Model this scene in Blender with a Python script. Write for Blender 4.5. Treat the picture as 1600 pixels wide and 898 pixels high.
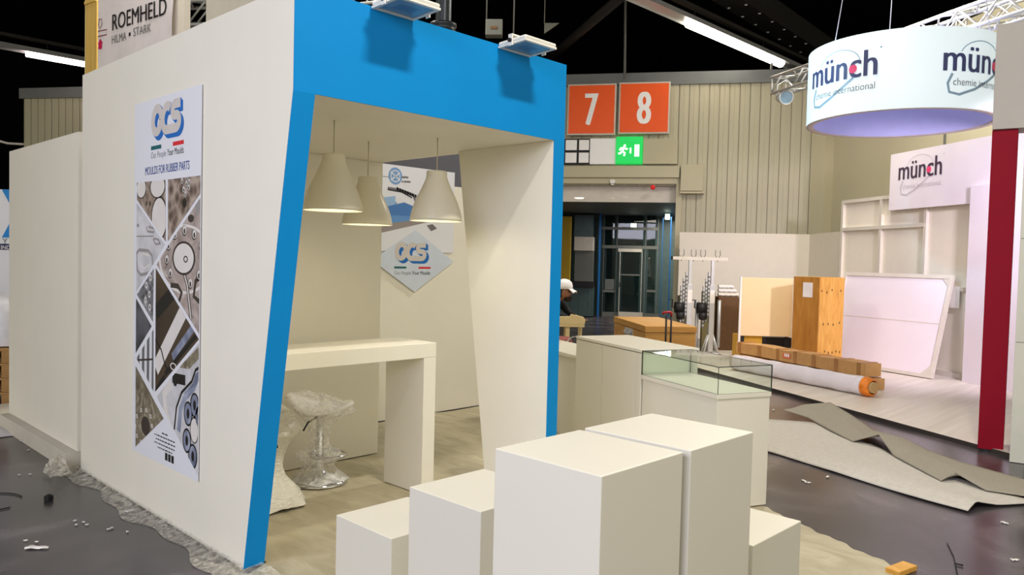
import bpy, bmesh, math, random
from mathutils import Vector as V, Matrix as M
random.seed(7)
S = bpy.context.scene
for o in list(bpy.data.objects): bpy.data.objects.remove(o)
COL = S.collection
# ---------------------------------------------------------------- camera
FPX, PITCH, ROLL, YAW, HC = 1221.13, .0364252, .0246688, .801753, 1.65
FW = V((math.sin(YAW)*math.cos(PITCH), math.cos(YAW)*math.cos(PITCH), -math.sin(PITCH)))
_r = V((math.cos(YAW), -math.sin(YAW), 0)); _u = _r.cross(FW)
RT = math.cos(ROLL)*_r + math.sin(ROLL)*_u; UP = RT.cross(FW)
EYE = V((0, 0, HC))
cd = bpy.data.cameras.new('camera'); cam = bpy.data.objects.new('camera', cd); COL.objects.link(cam)
cd.sensor_width = 36; cd.lens = FPX/1600*36; cd.clip_end = 200
mm = M((RT, UP, -FW)).transposed().to_4x4(); mm.translation = EYE; cam.matrix_world = mm
S.camera = cam
# survey helpers: where the line of sight of a photo pixel meets a known plane of the place
def ray(x, y): return FW*FPX + RT*(x-800) - UP*(y-449)
def hit(x, y, n, p): d = ray(x, y); n = V(n); return EYE + d*((V(p)-EYE).dot(n)/n.dot(d))
def atx(x, y, c): return hit(x, y, (1,0,0), (c,0,0))
def aty(x, y, c): return hit(x, y, (0,1,0), (0,c,0))
def atz(x, y, c=0.): return hit(x, y, (0,0,1), (0,0,c))
def dep(x, y, d): return EYE + ray(x, y)*d/FPX
# ---------------------------------------------------------------- view, world, lights
S.view_settings.view_transform = 'Standard'; S.view_settings.look = 'None'
S.view_settings.gamma = 1; S.view_settings.use_curve_mapping = False
S.view_settings.exposure = 0.0
try: S.cycles.max_bounces = 8; S.cycles.transparent_max_bounces = 16; S.cycles.sample_clamp_indirect = 6
except Exception: pass
W = bpy.data.worlds.new('hall_air'); S.world = W; W.use_nodes = True
bg = W.node_tree.nodes['Background']; bg.inputs[0].default_value = (1, .925, .68, 1); bg.inputs[1].default_value = 1.12
def area(name, loc, rot, sx, sy, power, col=(1, .93, .8), spread=180):
    l = bpy.data.lights.new(name, 'AREA'); l.shape = 'RECTANGLE'; l.size = sx; l.size_y = sy; l.energy = power; l.color = col
    l.spread = math.radians(spread)
    o = bpy.data.objects.new(name, l); COL.objects.link(o); o.location = loc; o.rotation_euler = rot; return o
def spot(name, loc, target, power, col, size=60, blend=.6, rad=.08):
    l = bpy.data.lights.new(name, 'SPOT'); l.energy = power; l.color = col; l.spot_size = math.radians(size); l.spot_blend = blend; l.shadow_soft_size = rad
    o = bpy.data.objects.new(name, l); COL.objects.link(o); o.location = loc
    o.rotation_euler = (V(target)-V(loc)).to_track_quat('-Z', 'Y').to_euler(); return o
# hall strip lamps run along X at about 6.5 m, in parallel rows
area('strip_light_front', (2.75, .25, 6.5), (0,0,0), .95, .25, 300)
area('strip_light_behind', (1, -6.6, 6.5), (0,0,0), 12, .3, 90)
area('strip_light_mid', (15.9, 8.6, 6.44), (0,0,0), 4.2, .2, 110)
area('stage_fill_light', (11.0, 4.3, 6.5), (0,0,0), 4, .3, 430)  # added fill above the stage, brightens the rear wall and partitions
area('strip_light_store', (5.0, 8.6, 6.5), (0,0,0), 5, .3, 260)
area('strip_light_far', (6.6, 22.4, 6.44), (0,0,0), 2.4, .2, 30, (1,.88,.84))
area('cool_fill_left', (-4.6, .4, 4.0), (0, math.radians(-66), 0), 2.5, 7, 500, (.78,.80,1))  # added soft light, unseen source, gives the left faces their cool tone
area('lobby_light', (19.0, 11.6, 2.95), (0,0,0), 2.5, 2.5, 170)

# ---------------------------------------------------------------- materials
def lin(c): return tuple(((x/255)/12.92 if x/255 <= .04045 else ((x/255+.055)/1.055)**2.4) for x in c)
def nodes(name):
    m = bpy.data.materials.new(name); m.use_nodes = True
    nt = m.node_tree; return m, nt, nt.nodes['Principled BSDF']
def mat(name, c, rough=.5, metal=0, var=.04, scale=6, bump=0, bscale=40, spec=.4, emit=None, es=1, stretch=(1,1,1), coat=0):
    m, nt, b = nodes(name); N = nt.nodes; L = nt.links
    tc = N.new('ShaderNodeTexCoord'); mp = N.new('ShaderNodeMapping'); mp.inputs['Scale'].default_value = stretch
    L.new(tc.outputs['Object'], mp.inputs[0])
    nz = N.new('ShaderNodeTexNoise'); nz.inputs['Scale'].default_value = scale; nz.inputs['Detail'].default_value = 5
    L.new(mp.outputs[0], nz.inputs[0])
    cr = N.new('ShaderNodeValToRGB'); l = lin(c)
    cr.color_ramp.elements[0].position = .3; cr.color_ramp.elements[1].position = .7
    cr.color_ramp.elements[0].color = tuple(x*(1-var) for x in l)+(1,); cr.color_ramp.elements[1].color = tuple(min(1, x*(1+var)) for x in l)+(1,)
    L.new(nz.outputs[0], cr.inputs[0]); L.new(cr.outputs[0], b.inputs['Base Color'])
    b.inputs['Roughness'].default_value = rough; b.inputs['Metallic'].default_value = metal; b.inputs['Specular IOR Level'].default_value = spec
    b.inputs['Coat Weight'].default_value = coat
    if bump:
        n2 = N.new('ShaderNodeTexNoise'); n2.inputs['Scale'].default_value = bscale; n2.inputs['Detail'].default_value = 6; L.new(mp.outputs[0], n2.inputs[0])
        bp = N.new('ShaderNodeBump'); bp.inputs['Strength'].default_value = bump; bp.inputs['Distance'].default_value = .02
        L.new(n2.outputs[0], bp.inputs['Height']); L.new(bp.outputs[0], b.inputs['Normal'])
    if emit: b.inputs['Emission Color'].default_value = lin(emit)+(1,); b.inputs['Emission Strength'].default_value = es
    return m
def ramp_mat(name, cols, scale, kind='noise', rough=.5, metal=0, stretch=(1,1,1), rot=(0,0,0), dist=0, bump=0, detail=5, spec=.4):
    m, nt, b = nodes(name); N = nt.nodes; L = nt.links
    tc = N.new('ShaderNodeTexCoord'); mp = N.new('ShaderNodeMapping'); mp.inputs['Scale'].default_value = stretch; mp.inputs['Rotation'].default_value = rot
    L.new(tc.outputs['Object'], mp.inputs[0])
    if kind == 'noise': t = N.new('ShaderNodeTexNoise'); t.inputs['Detail'].default_value = detail; t.inputs['Distortion'].default_value = dist; out = t.outputs[0]
    elif kind == 'wave': t = N.new('ShaderNodeTexWave'); t.inputs['Distortion'].default_value = dist; t.inputs['Detail'].default_value = detail; out = t.outputs['Fac']
    else: t = N.new('ShaderNodeTexVoronoi'); out = t.outputs['Distance']
    t.inputs['Scale'].default_value = scale; L.new(mp.outputs[0], t.inputs['Vector'])
    cr = N.new('ShaderNodeValToRGB'); E = cr.color_ramp.elements
    for i, (p, c) in enumerate(cols):
        e = E[i] if i < 2 else E.new(p); e.position = p; e.color = lin(c)+(1,)
    L.new(out, cr.inputs[0]); L.new(cr.outputs[0], b.inputs['Base Color'])
    b.inputs['Roughness'].default_value = rough; b.inputs['Metallic'].default_value = metal; b.inputs['Specular IOR Level'].default_value = spec
    if bump:
        bp = N.new('ShaderNodeBump'); bp.inputs['Strength'].default_value = bump; bp.inputs['Distance'].default_value = .02
        L.new(out, bp.inputs['Height']); L.new(bp.outputs[0], b.inputs['Normal'])
    return m
def emis(name, c, s):
    m, nt, b = nodes(name); b.inputs['Base Color'].default_value = lin(c)+(1,)
    b.inputs['Emission Color'].default_value = lin(c)+(1,); b.inputs['Emission Strength'].default_value = s; return m
def film(name, c, lo, hi, scale, rough=.12, bump=.6, stretch=(1,1,1)):
    m, nt, b = nodes(name); N = nt.nodes; L = nt.links
    tc = N.new('ShaderNodeTexCoord'); mp = N.new('ShaderNodeMapping'); mp.inputs['Scale'].default_value = stretch; L.new(tc.outputs['Object'], mp.inputs[0])
    nz = N.new('ShaderNodeTexNoise'); nz.inputs['Scale'].default_value = scale; nz.inputs['Detail'].default_value = 8; nz.inputs['Distortion'].default_value = 1.5; L.new(mp.outputs[0], nz.inputs[0])
    mr = N.new('ShaderNodeMapRange'); mr.inputs[1].default_value = .35; mr.inputs[2].default_value = .68; mr.inputs[3].default_value = lo; mr.inputs[4].default_value = hi
    L.new(nz.outputs[0], mr.inputs[0]); L.new(mr.outputs[0], b.inputs['Alpha'])
    b.inputs['Base Color'].default_value = lin(c)+(1,); b.inputs['Roughness'].default_value = rough; b.inputs['Specular IOR Level'].default_value = .35
    bp = N.new('ShaderNodeBump'); bp.inputs['Strength'].default_value = bump; bp.inputs['Distance'].default_value = .02; L.new(nz.outputs[0], bp.inputs['Height']); L.new(bp.outputs[0], b.inputs['Normal'])
    return m
def glass(name, tint=(225,240,232), refl=.5):
    m = bpy.data.materials.new(name); m.use_nodes = True; nt = m.node_tree; N = nt.nodes; L = nt.links
    N.clear(); out = N.new('ShaderNodeOutputMaterial'); mx = N.new('ShaderNodeMixShader')
    tr = N.new('ShaderNodeBsdfTransparent'); tr.inputs[0].default_value = lin(tint)+(1,)
    gl = N.new('ShaderNodeBsdfGlossy'); gl.inputs['Roughness'].default_value = .02
    fr = N.new('ShaderNodeFresnel'); fr.inputs[0].default_value = 1.5
    mu = N.new('ShaderNodeMath'); mu.operation = 'MULTIPLY'; mu.inputs[1].default_value = refl*2
    ge = N.new('ShaderNodeNewGeometry'); m2 = N.new('ShaderNodeMath'); m2.operation = 'MULTIPLY_ADD'; m2.inputs[1].default_value = -1; m2.inputs[2].default_value = 1; L.new(ge.outputs['Backfacing'], m2.inputs[0]); m3 = N.new('ShaderNodeMath'); m3.operation = 'MULTIPLY'; L.new(m2.outputs[0], m3.inputs[0]); L.new(fr.outputs[0], mu.inputs[0]); L.new(mu.outputs[0], m3.inputs[1]); L.new(m3.outputs[0], mx.inputs[0]); L.new(tr.outputs[0], mx.inputs[1]); L.new(gl.outputs[0], mx.inputs[2]); L.new(mx.outputs[0], out.inputs[0])
    return m
WHITE = mat('white_paint', (232,228,215), .55, var=.015, scale=3, bump=.03, bscale=120)
INNER = WHITE
BLUE = mat('blue_paint', (0,138,212), .6, spec=.2, var=.02, scale=4, bump=.03, bscale=120)
LAQ = mat('white_laminate', (220,216,202), .42, var=.01, scale=2)
FLOOR = ramp_mat('dark_hall_floor', [(.25,(52,48,51)),(.5,(70,65,69)),(.75,(122,113,118))], 1.1, rough=.25, dist=.9, detail=10, bump=.03, spec=.6)
BLACK = mat('black_void', (13,14,17), .9, var=.1, spec=.05)
BEAM = mat('dark_steel_beam', (38,35,33), .6, var=.1)
BEIGE = mat('beige_metal_cladding', (188,182,158), .5, var=.03, scale=.6)
BEIGE2 = mat('beige_plaster', (194,187,160), .7, var=.03, scale=1)
GREYCAP = mat('grey_metal_capping', (112,115,117), .5)
CLOTH = ramp_mat('tan_drop_cloth', [(.2,(158,149,122)),(.5,(176,167,140)),(.8,(194,186,160))], 7, rough=.55, stretch=(1,.42,1), rot=(0,0,.6), dist=1.1, bump=.7, detail=8)
FILM = film('clear_plastic_sheet', (236,230,212), .12, .6, 16, rough=.25, bump=.35)
WRAP = film('clear_stretch_wrap', (255,255,255), .08, .55, 13, rough=.3, bump=.12)
MILK = film('milky_plastic_bag', (242,238,226), .93, 1.0, 14, rough=.25, bump=.8, stretch=(1,1,4))
CHROME = mat('chrome', (215,215,218), .12, 1, var=.01)
SEATW = mat('white_seat_plastic', (246,245,244), .3)
STEEL = mat('brushed_aluminium', (204,206,208), .35, .35, var=.05)
ALU = mat('matt_aluminium_frame', (212,205,194), .45, 0)
CARPET = mat('grey_carpet_top', (160,154,140), .95, var=.08, scale=60, bump=.3, bscale=300)
CARPETB = mat('pale_carpet_backing', (202,197,189), .95, var=.06, scale=25, bump=.3, bscale=200)
STAGE = ramp_mat('pale_plank_floor', [(.2,(205,196,184)),(.55,(222,214,203)),(.8,(238,232,224))], 2.2, rough=.4, stretch=(.25,4.5,1), rot=(0,0,.15), dist=.4)
EDGE = mat('dark_edge_strip', (60,54,52), .5)
PANELW = mat('lavender_lit_white_panel', (232,224,232), .5, var=.01)  # white panel with the lavender stage light put into its colour
CREAM = mat('cream_panel', (232,224,210), .6, var=.015)
RED = mat('dark_red_panel', (140,6,34), .6, var=.03, spec=.15)
GREYP = mat('grey_panel', (176,170,166), .5, var=.02)
PALEG = mat('pale_green_white_panel', (206,206,194), .45, var=.02)
ORANGE = mat('orange_paint_glow', (238,86,4), .45, var=.02, emit=(238,86,4), es=.08)  # faint glow added to the orange; the face is no lamp
SIGNW = mat('white_lettering_glow', (238,236,236), .5, var=.01, emit=(238,236,236), es=.1)  # faint glow added to the white of lettering and sign panels
FRAMEW = mat('pale_sign_frame', (214,206,196), .5)
GREEN = emis('lit_green_sign', (0,190,80), .75)
GRNW = emis('lit_white_pictogram', (235,255,240), 1.0)
LAMP = emis('lamp_tube', (255,244,222), 12)
LAMPP = emis('lamp_tube_pinkish', (255,236,232), 6)
PLY = ramp_mat('yellow_plywood', [(.2,(190,134,50)),(.5,(216,160,72)),(.8,(232,184,100))], 3, rough=.6, stretch=(3,3,.5), dist=2)
PLYD = ramp_mat('brown_plywood', [(.2,(160,106,36)),(.6,(184,128,52)),(.85,(200,146,70))], 3, rough=.6, stretch=(2,2,.5), dist=2)
TRUNK = ramp_mat('honey_wood', [(.2,(186,132,66)),(.6,(208,156,84)),(.85,(222,174,104))], 2.5, rough=.5, stretch=(.6,.6,4), dist=1.5)
BOARD = mat('pale_birch_board', (232,206,160), .6, var=.03, scale=3)
BROWN = mat('dark_brown_fibreboard', (98,68,38), .7, var=.12, scale=14)
CARD = mat('brown_cardboard', (198,154,98), .75, var=.08, scale=9)
TAPE = mat('brown_packing_tape', (168,122,74), .3, var=.12)
PALEW = mat('pale_pine', (236,214,160), .6, var=.05)
PINE = ramp_mat('pine_post', [(.2,(212,170,80)),(.6,(226,188,100)),(.85,(236,206,128))], 3, rough=.6, stretch=(5,5,.4), dist=1)
PALLET = ramp_mat('pallet_wood', [(.2,(120,88,50)),(.6,(168,128,78)),(.85,(190,152,100))], 4, rough=.8)
RUBBER = mat('black_rubber', (24,24,26), .5)
DGREY = mat('dark_grey_panel', (84,84,94), .6, var=.03)
PAPER = mat('white_paper', (236,232,228), .7)
SOOT = mat('grey_office_metal', (110,112,108), .5)
TEALG = mat('dark_teal_panel', (72,92,92), .35, var=.1)
BLUELIT = mat('blue_column', (20,100,170), .4)
YEL = mat('yellow_panel', (196,160,40), .6)
REDLAMP = emis('red_alarm_lamp', (190,20,24), .5)
GLASS = glass('clear_showcase_glass', (250,253,251), .5)
DGLASS = glass('lobby_glass', (165,185,185), .6)
GEDGE = mat('dark_green_glass_edge', (38,52,46), .2)
DIFF = mat('floodlight_glass', (120,150,175), .15, spec=.8)
CASTW = mat('white_cast_housing', (232,230,222), .4)
INK = mat('black_ink', (26,24,30), .6)
GINK = mat('grey_ink', (112,110,114), .6)
MAG = mat('magenta_ink', (206,0,84), .6)
CYB = mat('logo_blue_ink', (16,104,188), .5)
NAVY = mat('navy_ink', (30,66,140), .5)
LOGOG = mat('logo_pale_grey', (206,200,196), .5)
LOGOGB = mat('logo_teal_bar', (0,92,100), .5)
LOGOR = mat('logo_red_bar', (214,36,52), .5)
POSTW = mat('poster_white', (226,228,236), .45, var=.005)
PINKD = mat('pink_dot_ink', (232,70,120), .5)
MUN = mat('slate_blue_ink', (64,70,116), .5)
MUND = mat('dark_plum_ink', (72,58,74), .5)
SWOOSH = mat('pale_swoosh_ink', (150,176,200), .5)
GRAYSW = mat('grey_swoosh_ink', (200,190,200), .5)
DRUM = mat('drum_fabric_glow', (232,240,246), .6, var=.01, emit=(214,240,250), es=.40)  # weak glow put into the fabric on top of the spots
DRUMIN = mat('drum_lining_glow', (186,186,226), .7, emit=(150,155,215), es=.25)  # lavender glow put into the lining colour
DRUMR = mat('drum_rim', (206,196,198), .6)
# ---------------------------------------------------------------- mesh building
class MB:
    def __init__(s, mx=None): s.v = []; s.f = []; s.mi = []; s.mx = mx or M(); s.m = 0; s.smooth = False; s.sm = []
    def add(s, vs, fs, mi=None):
        k = len(s.v); s.v += [s.mx @ V(p) for p in vs]
        for f in fs: s.f.append([k+i for i in f]); s.mi.append(s.m if mi is None else mi); s.sm.append(s.smooth)
        return s
    def box(s, a, b, mi=None):
        x0,y0,z0 = (min(a[i],b[i]) for i in range(3)); x1,y1,z1 = (max(a[i],b[i]) for i in range(3))
        return s.add([(x0,y0,z0),(x1,y0,z0),(x1,y1,z0),(x0,y1,z0),(x0,y0,z1),(x1,y0,z1),(x1,y1,z1),(x0,y1,z1)],
              [(0,3,2,1),(4,5,6,7),(0,1,5,4),(1,2,6,5),(2,3,7,6),(3,0,4,7)], mi)
    def prism(s, pts, d, mi=None, cap=None):
        n = len(pts); d = V(d); P = [V(p) for p in pts]
        s.add(P+[p+d for p in P], [list(range(n))[::-1], list(range(n, 2*n))], mi if cap is None else cap)
        k = len(s.v)-2*n
        for i in range(n): s.f.append([k+i, k+(i+1) % n, k+n+(i+1) % n, k+n+i]); s.mi.append(s.m if mi is None else mi); s.sm.append(s.smooth)
        return s
    def tube(s, pts, r, n=10, mi=None, caps=True, closed=False):
        P = [V(p) for p in pts]; k = len(P); rs = r if isinstance(r, (list, tuple)) else [r]*k
        vs = []; fs = []; ref = None
        for i in range(k):
            t = (P[(i+1) % k]-P[i-1]) if closed else (P[min(i+1, k-1)]-P[max(i-1, 0)])
            t.normalize()
            if ref is None: ref = t.orthogonal().normalized()
            ref = (ref - t*ref.dot(t)).normalized(); b = t.cross(ref)
            for j in range(n): a = 2*math.pi*j/n; vs.append(P[i]+(ref*math.cos(a)+b*math.sin(a))*rs[i])
        for i in range(k if closed else k-1):
            for j in range(n): a = i*n; c = ((i+1) % k)*n; fs.append((a+j, a+(j+1) % n, c+(j+1) % n, c+j))
        sm = s.smooth; s.smooth = True; s.add(vs, fs, mi); s.smooth = sm
        if caps and not closed: s.add(vs[:n], [list(range(n))[::-1]], mi); s.add(vs[-n:], [list(range(n))], mi)
        return s
    def lathe(s, prof, c=(0,0,0), n=40, mi=None, fn=None):
        vs = []; fs = []; k = len(prof)
        for (r, z) in prof:
            for j in range(n):
                a = 2*math.pi*j/n; rr, zz = (r, z) if fn is None else fn(r, z, a)
                vs.append((c[0]+rr*math.cos(a), c[1]+rr*math.sin(a), c[2]+zz))
        for i in range(k-1):
            for j in range(n): fs.append((i*n+j, i*n+(j+1) % n, (i+1)*n+(j+1) % n, (i+1)*n+j))
        sm = s.smooth; s.smooth = True; s.add(vs, fs, mi); s.smooth = sm; return s
    def grid(s, nu, nv, fn, mi=None):
        vs = [fn(i/nu, j/nv) for j in range(nv+1) for i in range(nu+1)]; w = nu+1
        sm = s.smooth; s.smooth = True
        s.add(vs, [(j*w+i, j*w+i+1, (j+1)*w+i+1, (j+1)*w+i) for j in range(nv) for i in range(nu)], mi); s.smooth = sm; return s
def thing(name, label, cat, loc, rz=0, group=None):
    o = bpy.data.objects.new(name, None); COL.objects.link(o); o.location = loc; o.rotation_euler = (0,0,rz); o.empty_display_size = .1
    return tag(o, label, cat, group)
def tag(o, label, cat, group=None):
    o['label'] = label; o['category'] = cat
    if group: o['group'] = group
    return o
def root_of(o):
    m = M.Translation(o.location) @ o.rotation_euler.to_matrix().to_4x4()
    return root_of(o.parent) @ m if o.parent else m
def obj(name, mb, mats, parent=None, bevel=0, solid=0, label=None, sub=0):
    """one mesh object from world-space geometry; its origin is its parent's, or the middle of its base"""
    if not isinstance(mats, (list, tuple)): mats = [mats]
    if parent is not None: inv = root_of(parent).inverted(); loc = V((0,0,0))
    else:
        xs = [p.x for p in mb.v]; ys = [p.y for p in mb.v]; loc = V(((min(xs)+max(xs))/2, (min(ys)+max(ys))/2, min(p.z for p in mb.v)))
        inv = M.Translation(-loc)
    me = bpy.data.meshes.new(name); me.from_pydata([inv @ p for p in mb.v], [], mb.f)
    for m in mats: me.materials.append(m)
    for p, i, sm in zip(me.polygons, mb.mi, mb.sm): p.material_index = i; p.use_smooth = sm
    bm = bmesh.new(); bm.from_mesh(me); bmesh.ops.remove_doubles(bm, verts=bm.verts, dist=1e-5)
    bmesh.ops.recalc_face_normals(bm, faces=bm.faces); bm.to_mesh(me); bm.free()
    o = bpy.data.objects.new(name, me); COL.objects.link(o)
    if parent is not None: o.parent = parent
    o.location = loc
    if solid: md = o.modifiers.new('thickness', 'SOLIDIFY'); md.thickness = solid; md.offset = 0
    if bevel: md = o.modifiers.new('bevel', 'BEVEL'); md.width = bevel; md.segments = 2; md.limit_method = 'ANGLE'
    if sub: md = o.modifiers.new('sub', 'SUBSURF'); md.levels = sub; md.render_levels = sub
    if label: o['label'] = label
    return o
def struct(name, mb, mats, **k): o = obj(name, mb, mats, **k); o['kind'] = 'structure'; return o
def children(o): return [c for c in bpy.data.objects if c.parent == o]
def copy_thing(r, loc, rz, label):
    c = r.copy(); COL.objects.link(c); c.location = loc; c.rotation_euler = (0,0,rz); c['label'] = label
    for ch in children(r):
        d = ch.copy(); COL.objects.link(d); d.parent = c
        for g in children(ch): e = g.copy(); COL.objects.link(e); e.parent = d
    return c
def frame(o, ux, uy):
    """matrix of a local frame: x along ux, y along uy, z = ux x uy, at o"""
    ux = V(ux).normalized(); uy = V(uy).normalized(); uz = ux.cross(uy).normalized()
    m = M((ux, uy, uz)).transposed().to_4x4(); m.translation = V(o); return m
_txt = {}
def text_geo(body, size=1, shear=0, bold=0, spacing=1):
    c = bpy.data.curves.new('t', 'FONT'); c.body = body; c.size = size; c.shear = shear; c.offset = bold; c.space_character = spacing; c.resolution_u = 4
    o = bpy.data.objects.new('t', c); COL.objects.link(o); dg = bpy.context.evaluated_depsgraph_get(); dg.update()
    me = bpy.data.meshes.new_from_object(o.evaluated_get(dg)); vs = [v.co.copy() for v in me.vertices]; fs = [list(p.vertices) for p in me.polygons]
    bpy.data.objects.remove(o); bpy.data.curves.remove(c); bpy.data.meshes.remove(me); return vs, fs
def put_text(mb, body, x, y, w, h, mi=0, shear=0, bold=0, z=0, fn=None):
    """text filling the box x..x+w, y..y+h of the builder's frame (h = height of the capitals / whole run)"""
    vs, fs = text_geo(body, 1, shear, min(bold, 0))
    x0 = min(v.x for v in vs); x1 = max(v.x for v in vs); y0 = min(v.y for v in vs); y1 = max(v.y for v in vs)
    k_ = h*bold*1.3 if bold > 0 else 0
    for i in ((-1,0,1) if k_ else (0,)):
        pts = [(x+k_+(v.x-x0)/(x1-x0)*(w-2*k_)+i*k_, y+(v.y-y0)/(y1-y0)*h, z+i*.00015) for v in vs]
        if fn: pts = [fn(*p) for p in pts]
        mb.add(pts, fs, mi)
def disc(mb, cx, cy, rx, ry, z, mi, n=28, r0=0, a0=0, a1=2*math.pi):
    if r0:
        vs = []; fs = []
        for i in range(n+1):
            a = a0+(a1-a0)*i/n; vs += [(cx+rx*math.cos(a), cy+ry*math.sin(a), z), (cx+rx*r0*math.cos(a), cy+ry*r0*math.sin(a), z)]
        mb.add(vs, [(2*i, 2*i+2, 2*i+3, 2*i+1) for i in range(n)], mi)
    else: mb.add([(cx+rx*math.cos(a0+(a1-a0)*i/n), cy+ry*math.sin(a0+(a1-a0)*i/n), z) for i in range(n)], [list(range(n))], mi)
def ribbon(mb, pts, w, z, mi, fn=None):
    P = [V((p[0], p[1])) for p in pts]; vs = []
    for i, p in enumerate(P):
        t = P[min(i+1, len(P)-1)]-P[max(i-1, 0)]; t.normalize(); n = V((-t.y, t.x))*w/2
        vs += [(p.x+n.x, p.y+n.y, z), (p.x-n.x, p.y-n.y, z)]
    if fn: vs = [fn(*p) for p in vs]
    mb.add(vs, [(2*i, 2*i+2, 2*i+3, 2*i+1) for i in range(len(P)-1)], mi)
def arc(cx, cy, rx, ry, a0, a1, n=16): return [(cx+rx*math.cos(math.radians(a0+(a1-a0)*i/n)), cy+ry*math.sin(math.radians(a0+(a1-a0)*i/n))) for i in range(n+1)]

# ================================================================ THE HALL
mb = MB(); mb.box((-14,-14,-.2), (44,44,0)); struct('floor', mb, FLOOR)
mb = MB(); mb.box((-14,-14,9), (44,44,9.2)); struct('ceiling', mb, BLACK)
# rear wall of the hall: its own direction
E_R = V((.531,-.847,0)).normalized(); N_R = V((-.847,-.531,0)).normalized()
P_R = dep(1053, 403, 18); P_R.z = 0
RM = frame(P_R, E_R, (0,0,1))            # local x = to the right along the wall, y = up, z = away from the wall towards the camera?
if (RM.to_3x3() @ V((0,0,1))).dot(N_R) < 0: print('rear frame flipped')
RI = RM.inverted()
def rw(x, y, t=0.): return RI @ hit(x, y, N_R, P_R+N_R*t)      # photo pixel -> (s, z, t) on the rear wall
s_l, s_end, z_top = rw(845,400).x, rw(1264,300).x, 5.72
z_open = rw(1000,290).y; s_far = rw(37,300).x
def corr(mb, s0, s1, z0, z1):
    prof = []; s = s0
    mod = [(0,0),(.0,-.04),(.02,-.04),(.02,0),(.115,0),(.119,.006)]
    while s < s1:
        prof += [(s+a, b) for a, b in mod if s+a <= s1]; s += .222
    prof.append((s1, 0))
    vs = [(a, z0, b) for a, b in prof]+[(a, z1, b) for a, b in prof]; n = len(prof)
    mb.add(vs, [(i, i+1, n+i+1, n+i) for i in range(n-1)])
    mb.box((s0, z0, -.12), (s1, z1, -.045))
mb = MB(RM); corr(mb, s_far, s_l, 0, z_top); corr(mb, s_l, 0, z_open, z_top); corr(mb, 0, s_end, 0, z_top)
struct('wall_rear', mb, BEIGE)
mb = MB(RM); mb.box((s_far-.1, z_top, -.15), (s_end, z_top+.28, .06)); struct('trim_1', mb, GREYCAP)
# plain wall that turns off to the right behind the raised floor
dW = V((.58,.814,0)).normalized(); nW = V((-.814,.58,0)); PW = V((12.67,2.93,0))
if nW.dot(EYE-PW) < 0: nW = -nW
PWH = PW - nW*1.3
corner = P_R+E_R*(s_end+.55)
tA = (corner-PWH).dot(dW)
WHM = frame(PWH, -dW, (0,0,1))
mb = MB(WHM); mb.box((-tA, 0, -.2), (9, 5.9, 0)); struct('wall_right', mb, BEIGE2)
mb = MB(); a = P_R+E_R*s_end; b = PWH+dW*tA
mb.prism([a+N_R*.05, a+N_R*.35+E_R*.25, a+N_R*.2+E_R*.5, b+nW*.25, b+V((0.3,.2,0)), a-N_R*.1+E_R*.1], (0,0,5.9)); struct('trim_2', mb, BEIGE2)
w1 = hit(1296, 300, nW, PWH+nW*.02)
mb = MB(frame((w1.x,w1.y,0), -dW, (0,0,1))); mb.box((-.03,0,-.01),(.03,5.9,.03)); struct('trim_3', mb, INK)
w1 = hit(1477, 200, nW, PWH+nW*.02)
mb = MB(frame((w1.x,w1.y,0), -dW, (0,0,1))); mb.box((-.015,0,-.01),(.015,5.9,.015)); struct('trim_4', mb, SOOT)
# black upper hall beyond
mb = MB(); mb.box((-14,34,0),(44,34.3,9)); struct('wall_back', mb, BLACK)
mb = MB(); mb.box((34,-14,0),(34.3,34,9)); struct('wall_side', mb, BLACK)
# door frame, beam and boxes above the gate
mb = MB(RM); zb0, zb1 = rw(1000,288).y, rw(1000,278).y
mb.box((s_l-.1, 0, -.3), (s_l, zb1, .12)); mb.box((0,0,-.3),(.13,zb1,.12)); mb.box((s_l-.1,zb0,-.3),(.13,zb1,.12)); struct('trim_5', mb, BEIGE2, bevel=.01)
p0 = rw(884,279,.2); p1 = rw(1062,257,.2)
mb = MB(RM); mb.box((p0.x-.4, rw(960,277,.2).y, .02), (p1.x, rw(960,259,.2).y, .2)); struct('trim_6', mb, BEIGE2, bevel=.01)
p0 = rw(1062,298,.25); p1 = rw(1099,257,.25)
mb = MB(RM); mb.box((p0.x+.01,p0.y,.02),(p1.x,p1.y,.25)); mb.box((p0.x,p0.y-.06,.02),(p1.x+.04,p0.y-.012,.27),0)
o = obj('junction_box', mb, BEIGE2, bevel=.01); tag(o, 'square beige metal box at the right end of the beam above the gate', 'box')
# lobby behind the gate
def lw(x, y, t): return RI @ hit(x, y, N_R, P_R+N_R*t)
TG = (RI @ V((18.91,14.49,0))).z
zc = 3.05
mb = MB(RM); mb.box((s_l-3, zc, TG-.6), (2.2, zc+.1, -.25)); struct('ceiling_lobby', mb, SOOT)
mb = MB(RM); mb.box((s_l-.1, zc, -.28), (.1, z_open+.1, -.2)); struct('trim_7', mb, FRAMEW)
mb = MB(RM); mb.box((s_l-3,0,TG-.75),(3,zc,TG-.6)); struct('wall_lobby', mb, TEALG)
mb = MB(RM); mb.box((2.2,0,TG-.6),(2.3,zc,-.2)); mb.box((s_l-3.1,0,TG-.6),(s_l-3,zc,-.2)); struct('wall_lobby_side', mb, TEALG)
g = thing('glass_partition', 'glazed grey-framed partition at the back of the lobby beyond the gate', 'partition', RM @ V((lw(985,493,TG).x,0,TG)))
def bar(x0,y0,x1,y1,t,th=.06):
    a = lw(x0,y0,t); b = lw(x1,y1,t); return MB(RM).box((a.x,max(0,a.y),t),(b.x,b.y,t+th))
for x in (941,961,1006,1025): obj('mullion', bar(x,495,x+4,333,TG), SOOT, g)
for y in (334,357,386): obj('transom', bar(941,y+1.5,1029,y-1.5,TG), SOOT, g)
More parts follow.
